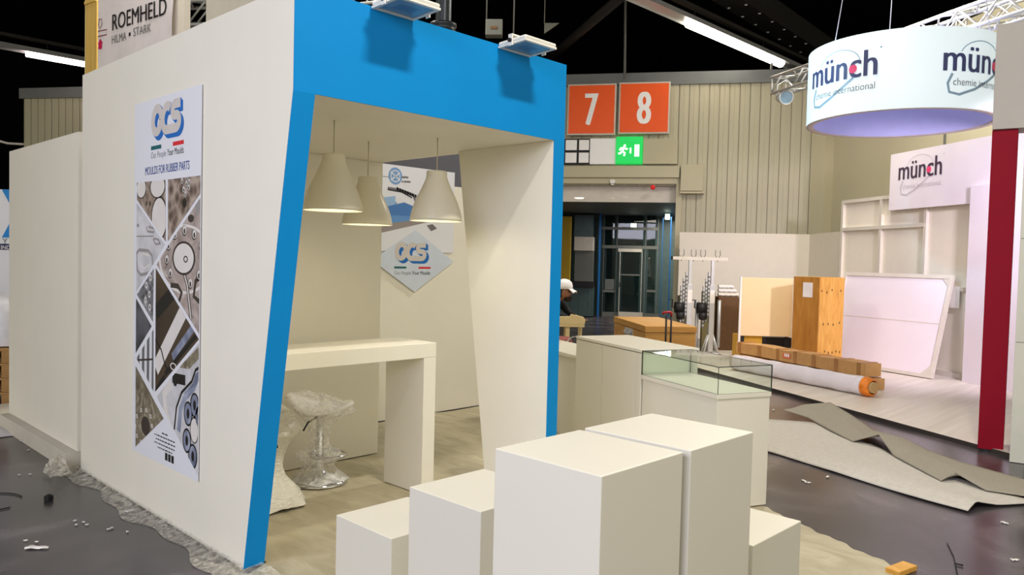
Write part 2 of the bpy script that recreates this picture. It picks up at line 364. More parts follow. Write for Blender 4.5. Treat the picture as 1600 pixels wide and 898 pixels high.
for x0,x1 in ((942,961),(1010,1026)): obj('transom', bar(x0,456,x1,453,TG), SOOT, g)
obj('sill', bar(941,495,1029,490,TG), SOOT, g)
for x0,y0,x1,y1 in ((945,490,961,388),(965,386,1006,337),(1010,490,1025,388),(945,386,961,337),(1010,386,1025,337)):
    obj('pane', bar(x0,y0,x1,y1,TG+.02,.01), DGLASS, g)
obj('infill_panel', bar(945,452,960,436,TG+.03,.02), SOOT, g)
d = thing('glass_door', 'grey-framed glass door set in the lobby partition', 'door', RM @ V((lw(985,493,TG).x,0,TG+.08)))
fr = MB(RM)
for q in ((966,493,970,389),(1000,493,1004,389),(966,393,1004,389),(966,495,1004,488)):
    a = lw(q[0],q[1],TG+.08); b = lw(q[2],q[3],TG+.08); fr.box((a.x,max(0.01,a.y),TG+.08),(b.x,b.y,TG+.14))
obj('door_frame', fr, ALU, d); obj('pane', bar(970,488,1000,393,TG+.1,.01), DGLASS, d)
obj('handle', bar(968,448,969.5,440,TG+.14,.05), INK, d); obj('push_bar', bar(970,430,1000,428.5,TG+.13,.03), SOOT, d)
def pillar(name, x0, x1, y0, y1, t, m, label, th=.3):
    a = lw(x0,y0,t); b = lw(x1,y1,t); mbx = MB(RM).box((a.x,max(0,a.y),t-th),(b.x,min(zc,b.y),t)); o = obj(name, mbx, m, bevel=.01); return tag(o, label, 'pillar' if 'column' in name else name.split('_')[-1])
pillar('steel_column', 932,939,495,330,TG+.6,BLUELIT,'slim blue column left of the glass partition in the lobby')
pillar('steel_column', 1031,1037,495,330,TG+.5,BLUELIT,'blue column just right of the glass partition in the lobby', .2)
pillar('steel_column', 1043,1050,495,330,TG+1.2,BLUELIT,'blue column nearest the right jamb of the gate', .2)
pillar('wall_panel', 866,893,440,338,TG+1.4,YEL,'tall yellow panel behind the man in the white cap', .1)
k = thing('kiosk', 'closed dark lobby kiosk with shutter beside the yellow panel', 'kiosk', RM @ V((lw(912,490,TG+.9).x,0,TG+.5)))
def kb(x0,y0,x1,y1,t0,t1): a = lw(x0,y0,t1); b = lw(x1,y1,t1); return MB(RM).box((a.x,max(0,a.y),t0),(b.x,b.y,t1))
obj('lower_front', kb(870,492,927,446,TG+.3,TG+.9), TEALG, k); obj('counter_ledge', kb(868,447,927,440,TG+.3,TG+1.05), INK, k)
obj('shutter', kb(897,441,927,392,TG+.3,TG+.8), SOOT, k); obj('shutter_box', kb(897,391,927,370,TG+.3,TG+.9), ALU, k); obj('top_panel', kb(897,369,927,336,TG+.3,TG+.8), TEALG, k)
for i in range(3): obj('front_seam', kb(890+14*i,490,891+14*i,448,TG+.9,TG+.905), INK, k)
o = tag(obj('exit_sign', bar(985.5,355,995,349,TG+.3,.05), GRNW), 'small lit green-white exit sign before the glass partition', 'sign')
o = tag(obj('exit_sign', bar(1039,343,1047,334,TG+1.5,.05), GRNW), 'lit exit sign high by the right jamb inside the lobby', 'sign')
for x, y in ((905,309),(957,309),(978,308)):
    c = hit(x, y, (0,0,1), (0,0,zc)); c.z = zc-.012
    m_ = MB(M.Translation(c)); m_.lathe([(0,0),(.09 if x<930 else .05,0),(.11 if x<930 else .06,.012)], n=20)
    o = obj('ceiling_downlight', m_, emis('downlight_glow', (255,245,220), 3 if x<930 else .3)); tag(o, {905:'lit round downlight in the lobby ceiling',957:'small unlit round fitting in the lobby ceiling, nearer the lit one',978:'small round fitting in the lobby ceiling, farthest right'}[x], 'light')  # the small unlit fittings also carry a faint added glow
a = rw(1020,291,.2); m_ = MB(RM @ M.Translation(V((a.x, a.y-.02,.18)))); m_.lathe([(0,-.06),(.035,-.05),(.055,-.01),(.05,.03),(.02,.05),(0,.05)], n=20)
tag(obj('alarm_lamp', m_, REDLAMP), 'small round red alarm lamp under the gate beam', 'lamp')
a = rw(957,283,.2); m_ = MB(RM); m_.box((a.x-.06,a.y-.05,.121),(a.x+.06,a.y+.04,.2)); m_.box((a.x-.03,a.y-.09,.13),(a.x+.03,a.y-.05,.18))
tag(obj('motion_sensor', m_, PAPER, bevel=.01), 'small white motion sensor on the beam over the gate', 'sensor')
# gate number signs
def gate_sign(q, num, label):
    a = rw(q[0],q[3],.2); b = rw(q[2],q[1],.2)
    t = thing('number_sign', label, 'sign', RM @ V(((a.x+b.x)/2, a.y, .1)), 0, 'gate number signs')
    obj('frame', MB(RM).box((a.x,a.y,.07),(b.x,b.y,.19)), FRAMEW, t, bevel=.008)
    fc_ = obj('face', MB(RM).box((a.x+.035,a.y+.035,.19),(b.x-.035,b.y-.035,.2)), ORANGE, t, label='orange face')
    w, h = b.x-a.x, b.y-a.y; m_ = MB(RM); put_text(m_, num, a.x+w*.36, a.y+h*.19, w*.28, h*.62, 0, 0, .028, .204); obj('numeral', m_, SIGNW, fc_, label='white numeral %s' % num)
    obj('hanger', MB(RM).box((a.x+w*.5-.02,b.y,.1),(a.x+w*.5+.02,b.y+.1,.14)), SOOT, t)
gate_sign((885.5,130,963.5,211), '7', 'square orange sign with white numeral 7 over the gate')
gate_sign((965.5,127,1048,209), '8', 'square orange sign with white numeral 8 over the gate')
# sign strip under them
za, zb = rw(960,256,.16).y, rw(960,216,.16).y
def strip(x0, x1): return rw(x0,236,.16).x, rw(x1,236,.16).x
a, b = strip(876,921); t = thing('grid_sign', 'black frame of four white squares under the orange 7 sign', 'sign', RM @ V(((a+b)/2,za,.05)))
obj('frame', MB(RM).box((a,za,.03),(b,zb,.14)), INK, t)
cx = [rw(x,236,.16).x for x in (883.5,901,904.5,920)]; hz = (za+zb)/2
for i in (0,2):
    for (z0,z1) in ((za+.03,hz-.03),(hz+.03,zb-.03)): obj('white_square', MB(RM).box((cx[i],z0,.14),(cx[i+1],z1,.15)), SIGNW, t)
a, b = strip(921.5,962); tag(obj('blank_panel', MB(RM).box((a,za,.03),(b,zb,.15)), SIGNW, bevel=.006), 'blank white panel between the squares and the green exit sign', 'panel')
a, b = strip(962.5,1004); t = thing('exit_sign', 'large lit green emergency exit sign with running man', 'sign', RM @ V(((a+b)/2,za,.05)))
obj('lightbox', MB(RM).box((a,za,.03),(b,zb+.03,.2)), GREEN, t, bevel=.006)
m_ = MB(RM); w = b-a; h = zb-za; Zt = .204
def pp(x, y): return (a+w*x, za+h*y)
m_.box((*pp(.70,.28),Zt-.002),(*pp(.88,.74),Zt)); m_.box((*pp(.52,.40),Zt-.002),(*pp(.58,.62),Zt))
disc(m_, *pp(.33,.70), .03, .03, Zt, 0, 16)
for pl in (((.30,.64),(.24,.48)),((.24,.48),(.34,.42),(.31,.30)),((.24,.48),(.17,.40),(.09,.40)),((.30,.62),(.40,.56),(.44,.60)),((.30,.62),(.19,.60),(.14,.52))): ribbon(m_, [pp(*q) for q in pl], .045, Zt, 0)
obj('pictogram', m_, GRNW, t)
a, b = strip(1004.5,1059); tag(obj('cover_box', MB(RM).box((a,za,.02),(b,zb-.02,.16)), BEIGE2, bevel=.008), 'plain beige cover box right of the green exit sign', 'box')
# white partition in front of the rear wall
z_p = rw(1150,364,.7).y
mb = MB(RM); mb.box((rw(1061,400,.7).x,0,.62),(rw(1264,400,.7).x,z_p,.7)); o = obj('partition_panel', mb, CREAM); tag(o, 'long low white partition in front of the corrugated rear wall', 'panel')
ca = RM @ V((rw(1265,400,.7).x+.02,0,.66)); cb = hit(1322,480,nW,PW-nW*.25); cb.z = 0
mb = MB(frame(ca, cb-ca, (0,0,1))); mb.box((0,0,-.04),((cb-ca).length,z_p,.04)); o = obj('partition_panel', mb, CREAM); tag(o, 'short white partition turning from the long one to the framed wall', 'panel')

# ---- things overhead
def truss(name, p0, p1, w, r, label, step=None, sides=4):
    p0 = V(p0); p1 = V(p1); d = p1-p0; L = d.length; d.normalize(); hz_ = d.cross(V((0,0,1))).normalized(); up = hz_.cross(d)
    t = thing(name, label, 'truss', (p0+p1)/2); c = [(-1,-1),(1,-1),(1,1),(-1,1)]
    P = lambda s, k: p0+d*s+hz_*c[k][0]*w/2+up*c[k][1]*w/2
    for k in range(4): obj('chord', MB().tube([P(0,k),P(L,k)], r, 8), STEEL, t)
    n = max(2, round(L/(step or w*1.1)))
    for k in range(sides):
        k2 = (k+1) % 4; m_ = MB()
        for i in range(n):
            a, b = (k, k2) if i % 2 == 0 else (k2, k); m_.tube([P(L*i/n,a),P(L*(i+1)/n,b)], r*.55, 6)
        m_.tube([P(.02,k),P(.02,k2)], r*.6, 6); obj('lattice', m_, STEEL, t)
    return t
ta = dep(1216,135,14.2); td = V((-.5,-.866,0)).normalized()   # comes forward to the right over the raised floor
truss('lighting_truss', ta, ta+td*7.6, .29, .026, 'silver lighting truss running behind the round drum banner')
tb = dep(1500,36,12.4)
truss('lighting_truss', tb, dep(1680,-12,11.0), .27, .026, 'second silver truss at the top right corner above the grey pillar box')
q = dep(1226,152,14.0); t = thing('stage_spotlight', 'small spotlight hanging from the left end of the truss', 'spotlight', q)
dirn = (V((9.8,2.6,3.5))-q).normalized(); m_ = MB(frame(q, dirn.orthogonal(), dirn.cross(dirn.orthogonal())))
m_.lathe([(0,-.22),(.10,-.20),(.12,-.05),(.13,.1),(.115,.1),(.09,.0),(0,.0)], n=20); obj('lamp_body', m_, STEEL, t)
m_ = MB(frame(q, dirn.orthogonal(), dirn.cross(dirn.orthogonal()))); disc(m_, 0,0,.112,.112,.08,0); obj('lens', m_, DIFF, t)
obj('yoke', MB().tube([q+V((0,0,.02))+RT*.15,q+V((0,0,.22))+RT*.13,q+V((0,0,.30)),q+V((0,0,.22))-RT*.13,q+V((0,0,.02))-RT*.15], .014, 6), STEEL, t)
# strip luminaires
def strip_lamp(p0, p1, l0, l1, label, tube):
    t = thing('strip_luminaire', label, 'light', (V(p0)+V(p1))/2); m_ = MB()
    p0 = V(p0); p1 = V(p1); y = p0.y; z = p0.z
    m_.prism([(p0.x,y-.17,z),(p0.x,y-.10,z+.13),(p0.x,y+.10,z+.13),(p0.x,y+.17,z),(p0.x,y+.13,z+.03),(p0.x,y-.13,z+.03)], (p1.x-p0.x,0,0)); obj('housing', m_, STEEL, t)
    obj('lamp_tube', MB().tube([(l0,y,z+.0),(l1,y,z+.0)], .11, 12), tube, t)
    obj('carrier_rail', MB().box((p0.x,y-.05,z+.30),(p1.x,y+.05,z+.38)), BEAM, t)
    for i in range(4): xx = p0.x+(p1.x-p0.x)*(i+.5)/4; obj('hanger', MB().tube([(xx,y,z+.12),(xx,y,z+.31)], .012, 6), BEAM, t)
strip_lamp((9.5,8.59,6.48),(21.5,8.59,6.48),13.8,17.9,'long strip lamp overhead, lit in the middle, pointing at the drum banner',LAMP)
strip_lamp((2.5,22.4,6.48),(8.2,22.4,6.48),5.6,7.9,'half-lit strip lamp high on the far left above the rear wall',LAMPP)
t = thing('steel_girder', 'riveted dark girder overhead beside the long strip lamp', 'girder', (17,7.2,7.4)); gy = 7.55
pA = atz(1140,0,7.4); pB = atz(1266,80,7.4); gd = (pB-pA); gd.z = 0; gd.normalize(); gm = frame(pA-gd*3, gd, V((0,0,1)))
L_ = (pB-pA).length+6
obj('web', MB(gm).box((0,0,-.03),(L_,.7,.03)), BEAM, t); obj('flange', MB(gm).box((0,-.03,-.28),(L_,0,.28)), BEAM, t)
fl_ = obj('rivet_plate', MB(gm).box((0,-.034,-.25),(L_,-.0305,.25)), BEAM, t)
for i in range(int(L_/.75)):
    for s_ in (-.2,.2): 
        cx_ = .4+i*.75; rv = MB(gm); rv.add([(cx_+.03*math.cos(a_*math.pi/4), -.05, s_+.03*math.sin(a_*math.pi/4)) for a_ in range(8)]+[(cx_+.04*math.cos(a_*math.pi/4), -.03, s_+.04*math.sin(a_*math.pi/4)) for a_ in range(8)], [list(range(8))]+[(j,(j+1)%8,8+(j+1)%8,8+j) for j in range(8)]); obj('rivet', rv, STEEL, fl_)
mb = MB().tube([dep(860,90,19), dep(972,-6,15)], .11, 6); tag(obj('roof_brace', mb, BEAM), 'dark diagonal roof brace above the right floodlight', 'beam')
for x, y0, y1, lab in ((976,20,123,'thin grey hanging rod above the orange signs'),(1204,90,122,'thin grey rod at the wall top behind the strip lamp')):
    d_ = 17.9 if x < 1000 else 17.5; tag(obj('hanging_rod', MB().tube([dep(x,y1,d_), dep(x+2,y0-80 if x < 1000 else y0+9,d_)], .03, 8), SOOT), lab, 'rod')
mb = MB().tube([dep(0,22,26), dep(135,13,26)], .05, 6); tag(obj('ceiling_pipe', mb, BEAM), 'thin dark pipe under the black roof at far left', 'pipe')
t = thing('air_duct', 'dark vertical air duct with flanged grille behind the blue fascia', 'duct', (5.40,6.32,3.95)); c = (5.40,6.32)
obj('pipe', MB(M.Translation((*c,0))).lathe([(.082,4.09),(.082,9)], n=28), mat('dark_duct_metal',(60,66,72),.35,.6), t)
obj('flange', MB(M.Translation((*c,0))).lathe([(.11,3.96),(.137,3.98),(.137,4.01),(.125,4.015),(.125,4.05),(.14,4.06),(.14,4.09),(.083,4.10)], n=28), mat('dark_flange_metal',(52,58,64),.4,.5), t)
obj('grille', MB(M.Translation((*c,0))).lathe([(0,3.955),(.08,3.955),(.109,3.965)], n=28), mat('speckled_grille',(150,140,130),.6,var=.5,scale=60), t)
q = dep(772,45,12); m_ = MB(frame(q, RT, (0,0,1))); m_.box((-.13,-.12,-.1),(.13,.12,.1)); t = thing('control_box', 'small grey box hanging in the dark roof behind the fascia', 'box', q)
obj('housing', m_, mat('grey_box_metal',(96,98,92),.5), t, bevel=.01); m_ = MB(frame(q, RT, (0,0,1))); m_.box((-.05,-.03,.1),(.05,.01,.112)); obj('label_plate', m_, BROWN, t)
obj('hanger', MB().tube([q+V((0,0,.1))-RT*.12,q+V((0,0,5))-RT*.12], .012, 6), SOOT, t); obj('hanger', MB().tube([q+RT*.3-V((0,0,.3)),q+RT*.3+V((0,0,5))], .012, 6), SOOT, t)
q = dep(858,43,16); m_ = MB(frame(q, RT, (0,0,1))); m_.prism([(-.1,-.13,0),(-.1,.08,0),(.2,.08,0)], (0,0,.04)); m_.tube([(-.1,.08,.02),(-.1,4,.02)], .01, 6); tag(obj('gusset_plate', m_, mat('pale_gusset',(150,152,140),.5)), 'pale triangular plate in the dark roof right of the blue fascia', 'plate')

# ================================================================ THE BLUE AND WHITE STAND
XL, XLI, XR, XRI = 1.926, 2.04, 3.883, 3.785          # left wall out/in, right leg out/in
YF, YB, YI, ZT, ZO = 3.324, 6.27, 5.27, 2.91, 2.415
YL = 3.752                                            # foot of the raked left leg
st = thing('exhibition_stand', 'white exhibition stand with raked bright blue portal front', 'booth', (2.9,4.8,0))
B1 = .012
mb = MB(); mb.prism([(XL,YL,B1),(XL,YF,ZO+.01),(XL,YF,ZT),(XL,YB,ZT),(XL,YB,B1)], (XLI-XL,0,0)); obj('side_wall', mb, WHITE, st, label='tall white side wall')
mb = MB(); mb.prism([(XL,YL-.006,B1),(XL,YF-.006,ZO+.01),(XL,YF-.006,ZO-.01),(XLI,YF-.006,ZO-.01),(XLI,YL-.006,B1)][:0] or [(XL,YL-.007,B1),(XLI,YL-.007,B1),(XLI,YF-.007,ZO),(XL,YF-.007,ZO)], (0,.006,0)); obj('raked_leg_face', mb, BLUE, st, label='blue raked leg')
mb = MB(); mb.box((XL,YF-.007,ZO),(XR,YF-.001,ZT)); obj('fascia_face', mb, BLUE, st, label='blue fascia')
mb = MB(); mb.box((XLI+.001,YF,ZO),(XR,YF+.1,ZT)); obj('fascia', mb, WHITE, st)
mb = MB(); mb.prism([(XRI,YF,B1),(XRI,YF,ZO-.001),(XRI,4.23,ZO-.001),(XRI,3.866,B1)], (XR-XRI,0,0)); obj('right_leg', mb, INNER, st)
mb = MB(); mb.box((XRI-.001,YF-.007,B1),(XR,YF-.001,ZO)); obj('right_leg_face', mb, BLUE, st, label='blue straight leg')
mb = MB(); mb.box((XLI+.001,YF+.101,ZO),(XR,YI+.09,ZO+.1)); obj('soffit', mb, INNER, st)
mb = MB(); mb.box((XLI+.001,YI,B1),(XR,YI+.08,ZO-.002)); obj('inner_wall', mb, INNER, st)
mb = MB(); mb.box((XLI+.001,YB,B1),(6.9,YB+.08,2.405)); obj('back_wall', mb, WHITE, st)
mb = MB(); mb.box((XL,YB+.082,.13),(XL+.1,8.24,2.51)); mb.box((XL+.1,8.14,.13),(2.5,8.24,2.51)); obj('low_wall', mb, WHITE, st, label='lower white side wall set back to the left')
mb = MB(); mb.box((XL-.075,YB+.09,0.002),(2.5,8.75,.128)); obj('plinth', mb, mat('off_white_plinth',(206,200,186),.5), st)
# dark grey booth wall seen above the back wall
mb = MB(); mb.box((6.1,8.7,0),(8.3,8.8,3.4)); tag(obj('booth_wall', mb, DGREY), 'dark grey wall showing over the white back wall inside the portal', 'wall')
# floodlights on the fascia
def flood(loc, label):
    t = thing('floodlight', label, 'floodlight', loc, 0, 'floodlights on the blue fascia'); O = M.Translation(V(loc)) @ M.Rotation(math.radians(-3),4,'X')
    m_ = MB(O); m_.box((-.135,-.225,.012),(.135,-.005,.035)); hs_ = obj('housing', m_, CASTW, t, bevel=.01)
    m_ = MB(O); m_.box((-.135,-.225,0),(-.115,-.005,.012)); m_.box((.115,-.225,0),(.135,-.005,.012)); m_.box((-.115,-.225,0),(.115,-.205,.012)); m_.box((-.115,-.025,0),(.115,-.005,.012)); obj('bezel', m_, CASTW, t)
    obj('glass', MB(O).box((-.115,-.205,.004),(.115,-.025,.012)), DIFF, t, label='bluish glass'); obj('led_panel', MB(O).box((-.06,-.15,.0035),(.06,-.075,.0042)), mat('led_panel_blue',(90,130,170),.3), t)
    m_ = MB(O)
    for s_ in (-1,1): m_.box((s_*.142-.004,-.13,-.01),(s_*.142+.004,-.10,.05)); 
    m_.box((-.146,-.13,.048),(.146,-.10,.056)); m_.box((-.02,-.13,.054),(.02,.05,.06)); obj('bracket', m_, CASTW, t)
    m_ = MB(O)
    for i in range(7): m_.box((-.1+i*.033,-.19,.035),(-.092+i*.033,-.04,.046))
    obj('cooling_fins', m_, CASTW, hs_)
    for s_ in (-1,1): obj('knob', MB(O).tube([(s_*.146,-.115,.02),(s_*.158,-.115,.02)], .012, 10), INK, t)
    return t
flood((2.487,YF-.008,2.895), 'white floodlight on the left half of the blue fascia top')
flood((3.39,YF-.008,2.885), 'white floodlight near the right end of the blue fascia top')
# cable on top
# --- logo
def ocs(mb, x, y, w, h, z, fn=None):
    """the round-lettered mark: blue depth behind pale grey letters; mats 0 blue, 1 pale grey"""
    u = w/3.05; lw_ = u*.36
    def letters(dx, dy, zz, mi, ww):
        S_ = .10
        def T(pts): return [(x+(px+py*S_)*u+dx, y+py*h/1.0*1.0+dy) for px, py in pts]
        ribbon(mb, T(arc(.55,.5,.36,.38,0,360,28)), ww, zz, mi)
        zz += .00008
        ribbon(mb, T(arc(1.42,.5,.36,.38,48,270,20)+[(1.75,.12)]), ww, zz, mi)
        zz += .00008
        ribbon(mb, T([(2.52,.88)]+arc(2.10,.70,.22,.18,90,270,12)+arc(2.22,.32,.26,.20,90,-90,12)+[(1.75,.12)]), ww, zz, mi)
    for i in range(5): letters(u*.20*(i+1)/5, -h*.13*(i+1)/5, z+.0002*(5-i)/5, 0, lw_)
    letters(0, 0, z+.0006, 1, lw_*.92)
# --- tall poster on the side wall
py0, py1, pz0, pz1 = 5.236, 4.274, .356, 2.572
pt = thing('wall_poster', 'tall printed poster with mould photographs on the white side wall', 'poster', (XL,(py0+py1)/2,pz0))
PM = frame((XL-.006,py0,pz0), (0,-1,0), (0,0,1))     # local x to the right, y up, z out of the wall
PW_, PH_ = py0-py1, pz1-pz0
mb = MB(PM); mb.box((0,0,.0),(PW_,PH_,.0055)); pb = obj('board', mb, POSTW, pt)
def pq(px, py): p = atx(px, py, XL-.012); return (py0-p.y, p.z-pz0)
def ca_(x, y): return pq(200+.2895*x, 260+.2895*y)
Z1 = .0062
def tile(pts, m, deco=None, mats=()):
    q = [V(p) for p in pts]; c = sum(q, V((0,0)))/len(q); q = [c+(p-c)*(1-.012/max(.05,(p-c).length)) for p in q]
    q = [V((min(max(p.x,.0),PW_), p.y)) for p in q]
    m_ = MB(PM); m_.add([(p.x,p.y,Z1) for p in q], [list(range(len(q)))], 0)
    if deco:
        tmp = MB(); deco(tmp, c); ar = sum(q[i].x*q[(i+1)%len(q)].y-q[(i+1)%len(q)].x*q[i].y for i in range(len(q))); sg = 1 if ar > 0 else -1
        for f, mi in zip(tmp.f, tmp.mi):
            P = [tmp.v[i].copy() for i in f]
            for i in range(len(q)):
                a, b = q[i], q[(i+1) % len(q)]; out = []
                dd = [sg*((b.x-a.x)*(p.y-a.y)-(b.y-a.y)*(p.x-a.x)) for p in P]
                for k in range(len(P)):
                    p, p2, e, e2 = P[k], P[(k+1) % len(P)], dd[k], dd[(k+1) % len(P)]
                    if e >= 0: out.append(p)
                    if (e >= 0) != (e2 >= 0): out.append(p.lerp(p2, e/(e-e2)))
                P = out
                if not P: break
            if len(P) > 2: m_.add([tuple(p) for p in P], [list(range(len(P)))], mi)
    o = obj('photo_tile', m_, [m]+list(mats), pb); return o
PB = ramp_mat('print_brown_steel', [(.2,(92,78,70)),(.5,(150,132,120)),(.8,(206,196,186))], 5, dist=2.5, rough=.4)
PD = ramp_mat('print_bubbled_brown', [(.1,(70,58,52)),(.4,(116,100,90)),(.8,(176,160,148))], 16, kind='vor', rough=.4)
PG = ramp_mat('print_pale_steel', [(.2,(176,176,180)),(.55,(208,208,212)),(.8,(226,226,230))], 4, dist=1.5, rough=.4)
PM4 = ramp_mat('print_warm_steel', [(.2,(110,96,92)),(.5,(168,154,148)),(.8,(208,198,194))], 4, dist=3, rough=.4)
PX = ramp_mat('print_dark_steel', [(.25,(48,48,54)),(.5,(112,112,118)),(.8,(196,196,202))], 7, dist=3, rough=.4)
PC = ramp_mat('print_bright_cylinder', [(.0,(28,24,24)),(.2,(196,160,120)),(.4,(70,56,48)),(.6,(208,196,186)),(.8,(40,36,38)),(1,(150,140,136))], 1.1, kind='wave', rough=.4, rot=(-.6,0,0), dist=.6, detail=1)
PS = ramp_mat('print_grey_stripes', [(.1,(40,42,48)),(.5,(120,122,130)),(.9,(210,212,218))], 4.5, kind='wave', rough=.4, rot=(.5,0,0), dist=1, detail=1)
PV = ramp_mat('print_vertical_bars', [(.1,(90,92,98)),(.5,(170,172,178)),(.9,(224,226,230))], 4, kind='wave', rough=.4, rot=(0,0,math.pi/2), dist=.3, detail=1)
PO = ramp_mat('print_olive_casting', [(.2,(66,60,50)),(.5,(124,116,96)),(.8,(186,180,160))], 9, dist=2, rough=.4)
PBL = ramp_mat('print_blue_steel', [(.2,(64,70,88)),(.5,(128,136,160)),(.8,(196,202,216))], 3, dist=2.5, rough=.4)
DK = mat('print_dark_line',(58,50,48),.4); LT = mat('print_light_metal',(222,218,214),.4); MD = mat('print_mid_metal',(150,146,146),.4); BK = mat('print_black',(22,20,22),.4)
def hole(m_, x, y, r, a=1.5, z=Z1+.0004):
    disc(m_, x, y, r, r*a, z, 1, 22); disc(m_, x+r*.12, y+r*.1, r*.82, r*.82*a, z+.0002, 2, 22); disc(m_, x+r*.1, y-r*.1, r*.4, r*.5*a, z+.0004, 1, 16)
def d1(m_, c):
    for x, y, rx, ry in ((72,118,30,52),(160,108,44,58),(168,280,46,110)):
        u_ = ca_(x,y); disc(m_, *u_, rx*.0027, ry*.00125, Z1+.0004, 1, 26); disc(m_, *u_, rx*.0024, ry*.00112, Z1+.0006, 2, 26)
    for x in (100,119): disc(m_, *ca_(x,200), .012, .016, Z1+.0004, 1, 14)
tile([ca_(45,83),ca_(206,66),ca_(207,415),ca_(45,180)], PB, d1, (DK,LT))
def d2(m_, c):
    for x, y in ((292,80),(315,95),(328,115),(300,125),(318,65),(310,150),(330,85)): hole(m_, *ca_(x,y), .018, 1.2)
    disc(m_, *ca_(305,197), .028, .028, Z1+.0008, 3, 18)
tile([ca_(212,66),ca_(397,42),ca_(397,143),ca_(212,412)], PD, d2, (DK,LT,BK))
def d3(m_, c):
    ribbon(m_, [ca_(*p) for p in ((46,470),(60,450),(110,455),(130,480),(135,540),(110,575),(70,585),(50,560),(46,470))], .02, Z1+.0004, 1)
    ribbon(m_, [ca_(*p) for p in ((62,490),(80,470),(115,480),(118,530),(90,550),(66,535),(62,490))], .012, Z1+.0005, 2)
    ribbon(m_, [ca_(*p) for p in ((46,377),(140,376))], .008, Z1+.0004, 1)
    for p in (((100,325),(105,350),(140,355),(145,335),(110,325)),((135,390),(150,420),(175,415),(165,395),(140,388))): ribbon(m_, [ca_(*q) for q in p], .014, Z1+.0004, 1)
    disc(m_, *ca_(54,318), .02, .012, Z1+.0005, 1, 16)
tile([ca_(45,188),ca_(203,420),ca_(143,528),ca_(43,682)], PG, d3, (MD,LT))
def d4(m_, c):
    disc(m_, *ca_(303,500), .36, .20, Z1+.0002, 2, 40, .92)
    for i in range(11):
        a_ = math.radians(-70+32*i); 
        if 235 < (-70+32*i) % 360 < 305 and i not in (0,): continue
        u_ = ca_(303,492); hole(m_, u_[0]+.245*math.cos(a_), u_[1]+.155*math.sin(a_), .030, 1.05)
    u_ = ca_(300,495); disc(m_, *u_, .155, .098, Z1+.0005, 1, 36); disc(m_, *u_, .135, .085, Z1+.0007, 2, 36); disc(m_, u_[0]+.03, u_[1]-.005, .03, .02, Z1+.0009, 1, 20, .6)
    ribbon(m_, [ca_(*p) for p in ((303,575),(320,640),(340,820))], .035, Z1+.0003, 1); ribbon(m_, [ca_(*p) for p in ((303,575),(320,640),(340,820))], .014, Z1+.0005, 2)
    ribbon(m_, [ca_(*p) for p in ((390,590),(365,620),(355,700),(385,730))], .03, Z1+.0004, 1)
    ribbon(m_, [ca_(*p) for p in ((230,640),(270,645),(290,680),(275,730))], .03, Z1+.0004, 1)
    disc(m_, *ca_(340,280), .04, .022, Z1+.0004, 1, 20); disc(m_, *ca_(375,210), .03, .06, Z1+.0004, 3, 20)
tile([ca_(397,158),ca_(395,915),ca_(150,530),ca_(212,424)], PM4, d4, (DK,LT,MD))
def d5(m_, c):
    for x, y in ((100,640),(115,690),(95,720),(118,760),(122,600)): disc(m_, *ca_(x,y), .02, .022, Z1+.0004, 1, 14, .5)
tile([ca_(142,540),ca_(136,848),ca_(44,690)], PX, d5, (LT,))
def d6(m_, c):
    def B(p): return ca_(p[0], p[1]+829)
    for (p, w_, mi) in ((((330,-110),(150,260)),.10,2),(((260,-170),(150,-40)),.09,1),(((352,40),(240,200)),.05,3),(((375,75),(200,290)),.03,1),(((200,310),(150,390)),.05,1)): ribbon(m_, [B(q) for q in p], w_, Z1+.0003, mi)
    ribbon(m_, [B(q) for q in ((147,100),(180,160),(200,240),(215,275),(245,285))], .014, Z1+.0006, 1)
    disc(m_, *B((245,250)), .045, .022, Z1+.0006, 2, 24, .7)
tile([ca_(148,538),ca_(389,934),ca_(145,1224)], PC, d6, (BK,LT,PBL))
tile([ca_(42,702),ca_(132,862),ca_(40,1015)], PS)
def d8(m_, c): ribbon(m_, [ca_(38,1045),ca_(135,1040)], .012, Z1+.0004, 1)
tile([ca_(42,1034),ca_(139,870),ca_(139,1222)], PV, d8, (DK,))
def d9(m_, c):
    for i in range(10): disc(m_, *ca_(85+45*math.cos(i*.63),1400+90*math.sin(i*.63)), .016, .014, Z1+.0004, 1, 12, .5)
    disc(m_, *ca_(95,1400), .07, .06, Z1+.0003, 2, 24)
tile([ca_(39,1066),ca_(197,1362),ca_(38,1520)], PO, d9, (LT,DK))
def d10(m_, c):
    def B(p): return ca_(p[0], p[1]+829)
    ribbon(m_, [B(q) for q in ((392,250),(365,270),(345,330),(290,390),(262,470),(250,590))], .018, Z1+.0004, 1)
    ribbon(m_, [B(q) for q in ((392,290),(372,310),(355,360),(310,410),(285,480),(272,600))], .05, Z1+.0003, 3)
    ribbon(m_, [B(q) for q in ((235,340),(195,400),(205,500),(225,560))], .06, Z1+.0003, 2)
    for p in ((360,460),(325,505),(318,650),(350,735),(384,520)): 
        u_ = B(p); disc(m_, *u_, .058, .072, Z1+.0005, 1, 26); disc(m_, *u_, .046, .06, Z1+.0007, 3, 26); disc(m_, *u_, .018, .03, Z1+.0009, 1, 18)
    u_ = B((358,595)); disc(m_, *u_, .055, .075, Z1+.0005, 1, 26); disc(m_, *u_, .048, .068, Z1+.0007, 2, 26)
    ribbon(m_, [B(q) for q in ((240,310),(310,325))], .06, Z1+.0005, 4); disc(m_, *B((255,325)), .03, .035, Z1+.0007, 1, 18)
    m_.add([(*B(q),Z1+.0003) for q in ((390,135),(390,200),(330,265),(275,255))], [(0,1,2,3)], 5)
tile([ca_(393,945),ca_(389,1680),ca_(150,1240)], PG, d10, (BK,LT,PBL,BK,PO))
